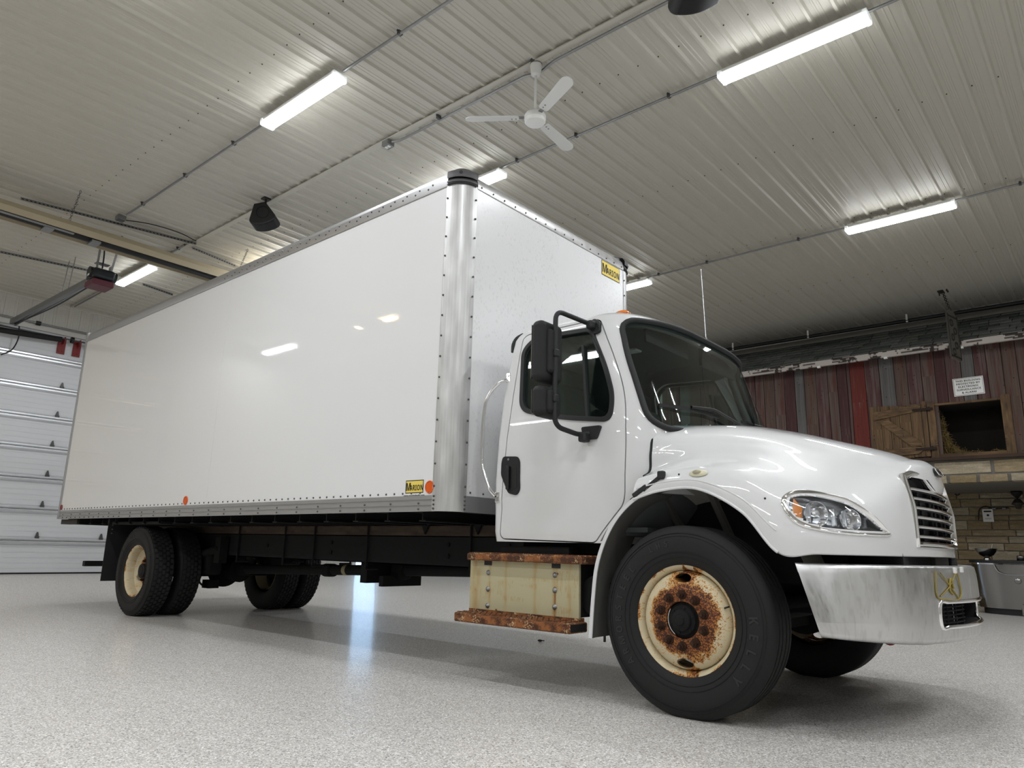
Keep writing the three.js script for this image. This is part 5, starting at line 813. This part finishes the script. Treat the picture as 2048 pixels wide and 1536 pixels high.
// ---- wheels
const tirePts = (R, grooves) => { const p = [[.292, .098], [.305, .115], [.335, .128], [.38, .138], [.425, .141], [.46, .138], [.485, .130], [.500, .122], [.512, .112], [R - .004, .104]]; const half = []; for (const gq of grooves) half.push([R, gq + .0075], [R - .014, gq + .006], [R - .014, gq - .006], [R, gq - .0075]); const top = [[R, .098], ...half.filter((q) => 1)]; const pos = [...p, ...top]; return [...pos, ...pos.slice().reverse().map(([r, a]) => [r, -a])]; };
const RT_ = .522;
const steerTire = toCreasedNormals(lathe(tirePts(RT_, [.072, .026]), 96, 'z'), .6);
const driveTire = toCreasedNormals(lathe(tirePts(RT_ - .012, []), 96, 'z'), .6);
const blocks = (() => { const L = [], n = 52; const wds = [[-.088, .030], [-.044, .032], [0, .030], [.044, .032], [.088, .030]]; for (let i = 0; i < n; i++) wds.forEach(([a, w], k) => { const th = (i + (k % 2) * .5) / n * Math.PI * 2; L.push(bx(.044, .018, w, 0, RT_ - .008, a).rotateZ(th)); }); for (let i = 0; i < n; i++) for (const s of [-1, 1]) L.push(bx(.03, .03, .014, 0, RT_ - .026, s * .112).rotateZ(i / n * Math.PI * 2)); return merge(L); })();
function rimUV(g) { const p = g.attributes.position, uv = new Float32Array(p.count * 2); for (let i = 0; i < p.count; i++) { uv[2 * i] = p.getX(i) / .66 + .5; uv[2 * i + 1] = p.getY(i) / .66 + .5; } g.setAttribute('uv', new THREE.BufferAttribute(uv, 2)); return g; }
const holeWheel = (pts, hr, n, a0, ra, rb, z0) => { // lathed disc with oval hand holes
  let b = br(lathe(pts, 96, 'z')); for (let k = 0; k < n; k++) { const a = a0 + k / n * Math.PI * 2, c = cyl(1, 1, .3, 24).rotateX(Math.PI / 2).scale(rb, ra, 1).rotateZ(a - Math.PI / 2).translate(hr * Math.cos(a), hr * Math.sin(a), z0); b = csg(b, br(c), SUBTRACTION); } return rimUV(b.geometry.clone()); };
const nut = merge([cyl(.0185, .0195, .034, 6).rotateX(Math.PI / 2).translate(0, 0, .017), cyl(.026, .027, .009, 18).rotateX(Math.PI / 2).translate(0, 0, .004), cyl(.012, .012, .02, 12).rotateX(Math.PI / 2).translate(0, 0, .042)]);
M.nut = std(0xffffff, 0.8, 0.2, { map: rust, color: 0x7d716a });
const flangeRing = rimUV(lathe([[.276, -.05], [.278, -.03], [.290, -.012], [.303, -.004], [.309, -.002], [.311, .003], [.306, .005], [.298, .002], [.286, -.008], [.278, -.02], [.272, -.04], [.268, -.07], [.262, -.12], [.262, -.2]], 96, 'z'));
const frontDisc = holeWheel([[.10, .010], [.10, .024], [.105, .027], [.165, .027], [.172, .024], [.178, .019], [.205, .015], [.235, .006], [.255, -.010], [.266, -.030], [.270, -.05], [.262, -.055], [.25, -.03], [.23, -.006], [.2, .003], [.172, .008], [.10, .010]], .228, 2, Math.PI / 2 + .0, .026, .05, 0);
const rearDisc = holeWheel([[.085, -.172], [.085, -.158], [.17, -.158], [.19, -.152], [.23, -.135], [.255, -.115], [.262, -.10], [.268, -.10], [.262, -.12], [.235, -.147], [.19, -.166], [.17, -.172], [.085, -.172]], .222, 2, .4, .026, .045, -.15);
const hubGeo = toCreasedNormals(lathe([[.10, -.02], [.098, .006], [.082, .012], [.080, .028], [.078, .032], [.060, .034], [.056, .050], [.046, .056], [.03, .058], [.024, .066], [0, .066]], 40, 'z'), .5);
const rearHub = toCreasedNormals(lathe([[.085, -.16], [.085, -.075], [.08, -.065], [.06, -.062], [.055, -.055], [0, -.055]], 40, 'z'), .5);
function ringText(s, r, a0, a1, size, z) { const L = []; [...s].forEach((ch, i) => { if (ch === ' ') return; const a = mixn(a0, a1, s.length > 1 ? i / (s.length - 1) : .5); L.push(text(ch, size, .0025).rotateZ(a - Math.PI / 2).translate(r * Math.cos(a), r * Math.sin(a), z)); }); return L; }
const D2R = Math.PI / 180;
const tireText = merge([...ringText('ARMORSTEEL', .415, 217 * D2R, 140 * D2R, .042, .0345), ...ringText('LHS', .425, 116 * D2R, 102 * D2R, .034, .0345), ...ringText('KELLY', .415, 4 * D2R, -42 * D2R, .05, .0345)]);
const sideRings = merge([.345, .372, .462, .478].map((r, i) => new THREE.TorusGeometry(r, .0018, 5, 96).translate(0, 0, [.0265, .0325, .0328, .029][i])));
function wheel(name, x, z, side, rear) {
  const w = group(name, truck); w.position.set(x, .515, z); if (side < 0) w.rotation.y = Math.PI; 
  const tire = (dz, label) => { const t = mesh('tire', rear ? driveTire : steerTire, M.tire, w); t.position.z = -.106 + dz; if (rear) { const b = mesh('tread', blocks, M.tread, w); b.position.z = -.106 + dz; } };
  tire(0); if (rear) tire(-.335);
  mesh('lettering', tireText, M.tireletter, w); mesh('sidewall_ribs', sideRings, M.tire, w);
  mesh('rim', flangeRing, M.rim, w); mesh('disc', rear ? rearDisc : frontDisc, M.rim, w); mesh('hub', rear ? rearHub : hubGeo, rear ? M.frame : M.greasy, w);
  mesh('valve_stem', rod(V(.24, .08, rear ? -.12 : .0), V(.27, .09, .01), .005), M.black, w);
  for (let k = 0; k < 10; k++) { const a = (k + .5) / 10 * Math.PI * 2 - .02, n_ = mesh('lug_nut', nut, M.nut, w); n_.position.set(.138 * Math.cos(a), .138 * Math.sin(a), rear ? -.157 : .026); n_.rotation.z = k; }
  if (!rear) for (let k = 0; k < 6; k++) { const a = k / 6 * Math.PI * 2 + .3, n_ = mesh('hub_bolt', cyl(.006, .006, .01, 8).rotateX(Math.PI / 2), M.frame, w); n_.position.set(.068 * Math.cos(a), .068 * Math.sin(a), .036); }
  if (rear) { const d2 = mesh('inner_rim', flangeRing, M.rim, w); d2.position.z = -.335; }
  mesh('brake_drum', lathe([[.2, -.2], [.205, -.33], [.18, -.36], [0, -.36]], 40, 'z'), M.greasy, w);
}
wheel('front_wheel', 0, 1.107, 1, false); wheel('front_wheel', 0, -1.107, -1, false); wheel('rear_dual_wheel', -7.2, 1.13, 1, true); wheel('rear_dual_wheel', -7.2, -1.13, -1, true);
// ---- quarter fenders behind the front wheels
for (const s of [1, -1]) {
  const q = group('quarter_fender', truck), path = [[1184, 1277], [1189, 1200], [1197, 1130], [1215, 1075], [1237, 1036], [1265, 1006], [1291, 989]].map(([u, v]) => { const p = onZ(u, v, 1.175); return [p.x, p.y]; }); const cv = new THREE.CatmullRomCurve3(path.map(([x, y]) => V(x, y, 0))), P = cv.getPoints(30);
  const off = (p, i, d) => { const a = P[Math.max(0, i - 1)], b = P[Math.min(P.length - 1, i + 1)], t = b.clone().sub(a).normalize(); return V(p.x - t.y * d, p.y + t.x * d, 0); };
  const rows = [[0, 1.17], [0, 1.178], [.022, 1.18], [.026, 1.172], [.026, .84], [.016, .84]].map(([d, z]) => P.map((p, i) => { const o = off(p, i, d); return V(o.x, o.y, s * z); }));
  mesh('lip', toCreasedNormals(strip(rows.slice(0, 5).map((r) => s > 0 ? r : r.slice().reverse())), .6), M.paint, q); const inn = [[.002, 1.168], [.012, 1.12], [.014, .84]].map(([d, z]) => P.map((p, i) => { const o = off(p, i, d); return V(o.x, o.y, s * z); })); mesh('liner', strip(inn.map((r) => s > 0 ? r.slice().reverse() : r)), M.dirtyguard, q);
  // inner fender over the wheel, dirty
  const il = []; for (let i = 0; i <= 24; i++) { const a = mixn(2.6, .35, i / 24), r = .70; il.push([V(.03 + r * Math.cos(a), .58 + r * Math.sin(a), s * 1.10), V(.03 + r * Math.cos(a), .58 + r * Math.sin(a) + .02, s * .80), V(.03 + (r - .05) * Math.cos(a), .56 + (r - .05) * Math.sin(a), s * .62)]); } 
  mesh('inner_fender', strip(il), std(0x9a9890, 0.8), q); mesh('inner_rib', [-.25, .05, .33].map((x) => bar(V(x, 1.27 - Math.abs(x) * .25, s * .84), V(x + .05, .95, s * .64), .04, .03)), std(0x4f4d49, 0.8), q);
  mesh('engine_side', span(-.5, .75, .72, 1.3, s * .40, s * .60), M.greasy, q);
}
// ---- battery box with steps
{
  const st = group('step_box', truck), zf = 1.085; const A = onZ(942, 1112, zf), B = onZ(1158, 1126, zf), C = onZ(942, 1216, zf); const x0 = A.x, x1 = B.x, y1 = .825, y0 = C.y - .01, w = x1 - x0;
  const face = bx(w, y1 - y0, .02); { const p = face.attributes.position, u = face.attributes.uv; for (let i = 0; i < p.count; i++) u.setXY(i, p.getX(i) / w + .5, p.getY(i) / (y1 - y0) + .5); } const fm = mesh('front_panel', face, M.batterybox, st); fm.position.set((x0 + x1) / 2, (y0 + y1) / 2, zf - .01);
  for (const s of [0, 1]) mesh('latch_slot', bx(.07, .032, .006, x0 + w * (s ? .81 : .18), y1 - .045, zf + .001), M.black, st);
  for (const [f, ys] of [[.185, [.10, .40, .70]], [.80, [.18, .46, .72]]]) for (const t of ys) mesh('bolt', lathe([[0, .014], [.011, .012], [.013, .004], [.018, .003], [.018, 0]], 14, 'z').translate(x0 + w * f, mixn(y0, y1, t), zf), M.galv, st);
  mesh('body', span(x0 + .01, x1 - .03, y0 + .01, y1 - .02, .62, zf - .02), M.frame, st);
  const treadG = (xa, xb, yt, za, zb, th) => { const L = [rbx(xb - xa, th, zb - za, .012, (xa + xb) / 2, yt - th / 2, (za + zb) / 2)]; for (let x = xa + .03; x < xb - .02; x += .045) for (let z = za + .02; z < zb - .015; z += .03) L.push(bx(.034, .008, .010, x + ((z * 100 | 0) % 2) * .02, yt + .002, z)); const g = merge(L); return boxUV(g, 2.2); };
  const U0 = onZ(937, 1106, 1.12), U1 = onZ(1165, 1128, 1.12); mesh('upper_step', treadG(U0.x, U1.x, .845, .86, 1.14, .05), M.rust, st);
  const L0 = onZ(908, 1242, 1.24), L1 = onZ(1140, 1262, 1.24); mesh('lower_step', treadG(L0.x, L1.x, .445, 1.05, 1.245, .062), M.rust, st); mesh('step_bracket', boxUV(span(x0 + .0, x1, .40, y0 + .01, zf - .06, zf + .002), 2), M.rust, st); mesh('step_end', span(L1.x - .02, L1.x + .001, .392, .438, 1.07, 1.235), M.greasy, st);
  const bk = group('under_cab', truck); mesh('air_tank', rod(V(-.66, .60, .62), V(-.66, .60, 1.0), .13, 24), M.frame, bk); mesh('hoses', [stube([V(-.62, .5, .95), V(-.6, .42, .9), V(-.55, .5, .8)], .02), stube([V(-.58, .55, .98), V(-.6, .45, 1.0), V(-.62, .33, .98)], .008)], M.black, bk); mesh('cab_sill', span(-1.4, -.6, .86, .935, -.85, .85), M.greasy, bk); mesh('bracket', span(-1.5, -.9, .82, .9, .6, .98), M.greasy, bk); mesh('engine', span(-.9, .6, .55, 1.35, -.38, .38), M.greasy, bk);
}
// ---- chassis
{
  const c = group('chassis', truck);
  for (const s of [1, -1]) { mesh('frame_rail', [span(-9.4, 1.0, .715, .975, s * .42, s * .428), span(-9.4, 1.0, .967, .975, s * .35, s * .428), span(-9.4, 1.0, .715, .723, s * .35, s * .428)], M.frame, c); mesh('wood_sill', planarUV(span(-9.5, -1.8, .976, 1.064, s * .36, s * .43), 'x', 'y', 1), M.sill, c);
    for (const [u, v] of [[478, 1060], [570, 1060], [629, 1060], [735, 1060], [941, 1060]]) { const p = onZ(u, v, s > 0 ? .46 : .46); mesh('sill_bolt', [rod(V(p.x, .66, s * .45), V(p.x, 1.10, s * .45), .011, 8), rod(V(p.x, .66, s * .30), V(p.x, .66, s * .46), .012, 8)], M.greasy, c); }
    for (const u of [850, 955]) { const p = onZ(u, 1045, .46); mesh('gusset', extr(new THREE.Shape([[-.06, 1.10], [.06, 1.10], [0, .99]].map((q) => new THREE.Vector2(...q))), .02).translate(p.x, 0, s * .44), M.greasy, c); }
    for (const [x, y] of [[-4.3, .9], [-4.3, .8], [-2.6, .9], [-2.6, .8], [-5.5, .85], [-1.9, .9]]) mesh('frame_bolt', cyl(.02, .02, .016, 12).rotateX(Math.PI / 2).translate(x, y, s * .434), M.greasy, c);
    mesh('leaf_spring', [stube([V(-8.0, .80, s * .52), V(-7.2, .68, s * .52), V(-6.4, .80, s * .52)], .045, 24, 6), stube([V(-.75, .66, s * .42), V(0, .58, s * .42), V(.75, .66, s * .42)], .04, 24, 6)], M.greasy, c);
    for (const x of [-6.4, -8.0]) mesh('spring_hanger', bx(.12, .3, .1, x, .78, s * .5), M.greasy, c); mesh('air_bag', rbx(.2, .28, .2, .05, -6.75, .62, s * .42), M.greasy, c);
    mesh('mud_flap', [rbx(.012, .80, .64, .004, -8.02, .76, s * .88), bx(.05, .06, .7, -8.02, 1.10, s * .85)], M.blackmatte, c); for (const y of [1.05, 1.0, .95]) mesh('flap_bolt', cyl(.007, .007, .02, 8).rotateZ(Math.PI / 2).translate(-8.01, y, s * 1.15), M.galv, c);
    mesh('wheel_well_cross', span(-7.9, -6.5, 1.06, 1.09, s * .45, s * 1.2), M.greasy, c);
  }
  mesh('rear_axle', [rod(V(-7.2, .515, -.75), V(-7.2, .515, .75), .075, 20), new THREE.SphereGeometry(.21, 24, 16).scale(.9, 1, 1).translate(-7.2, .515, 0), cyl(.11, .15, .3, 20).rotateZ(Math.PI / 2).translate(-6.95, .53, 0)], M.greasy, c);
  mesh('brake_chamber', [cyl(.09, .09, .16, 18).rotateZ(1.2).translate(-6.92, .66, .40), cyl(.09, .09, .16, 18).rotateZ(1.2).translate(-6.92, .66, -.40), bx(.16, .1, .14, -6.95, .36, .3)], M.greasy, c);
  mesh('drive_shaft', [rod(V(-6.8, .54, 0), V(-3.75, .64, 0), .055, 18), rod(V(-3.75, .64, 0), V(-1.2, .72, 0), .055, 18)], M.frame, c);
  mesh('universal_joint', [rbx(.16, .15, .15, .04, -6.72, .545, 0), rbx(.2, .16, .16, .05, -3.7, .63, 0), rbx(.16, .14, .14, .04, -4.9, .60, 0)], M.greasy, c);
  mesh('carrier_bracket', [bx(.1, .28, .7, -3.85, .66, 0), bx(.06, .1, .5, -3.7, .54, 0)], M.greasy, c);
  mesh('balance_label', rod(V(-4.62, .611, 0), V(-4.56, .613, 0), .0558, 18), std(0xa99f7c, 0.7), c);
  mesh('front_axle', [bar(V(0, .44, -.85), V(0, .44, .85), .1, .11), rod(V(.18, .5, -.8), V(.18, .5, .8), .022)], M.greasy, c);
  for (const x of [-8.6, -6.2, -4.6, -2.6, -1.2]) mesh('cross_tube', span(x - .04, x + .04, .74, .95, -.42, .42), M.greasy, c);
  const ib = onX(167, 1127, -9.45); mesh('rear_guard', [rbx(.09, .075, ib.z * 2, .008, -9.45, ib.y, 0), span(-9.48, -9.42, ib.y, 1.07, .30, .38), span(-9.48, -9.42, ib.y, 1.07, -.38, -.30)], M.blackmatte, c);
  mesh('hanging_hose', stube([V(-6.9, .5, .45), V(-6.85, .4, .5), V(-6.9, .34, .42)], .012), M.black, c);
}
renderer.render(scene, camera);
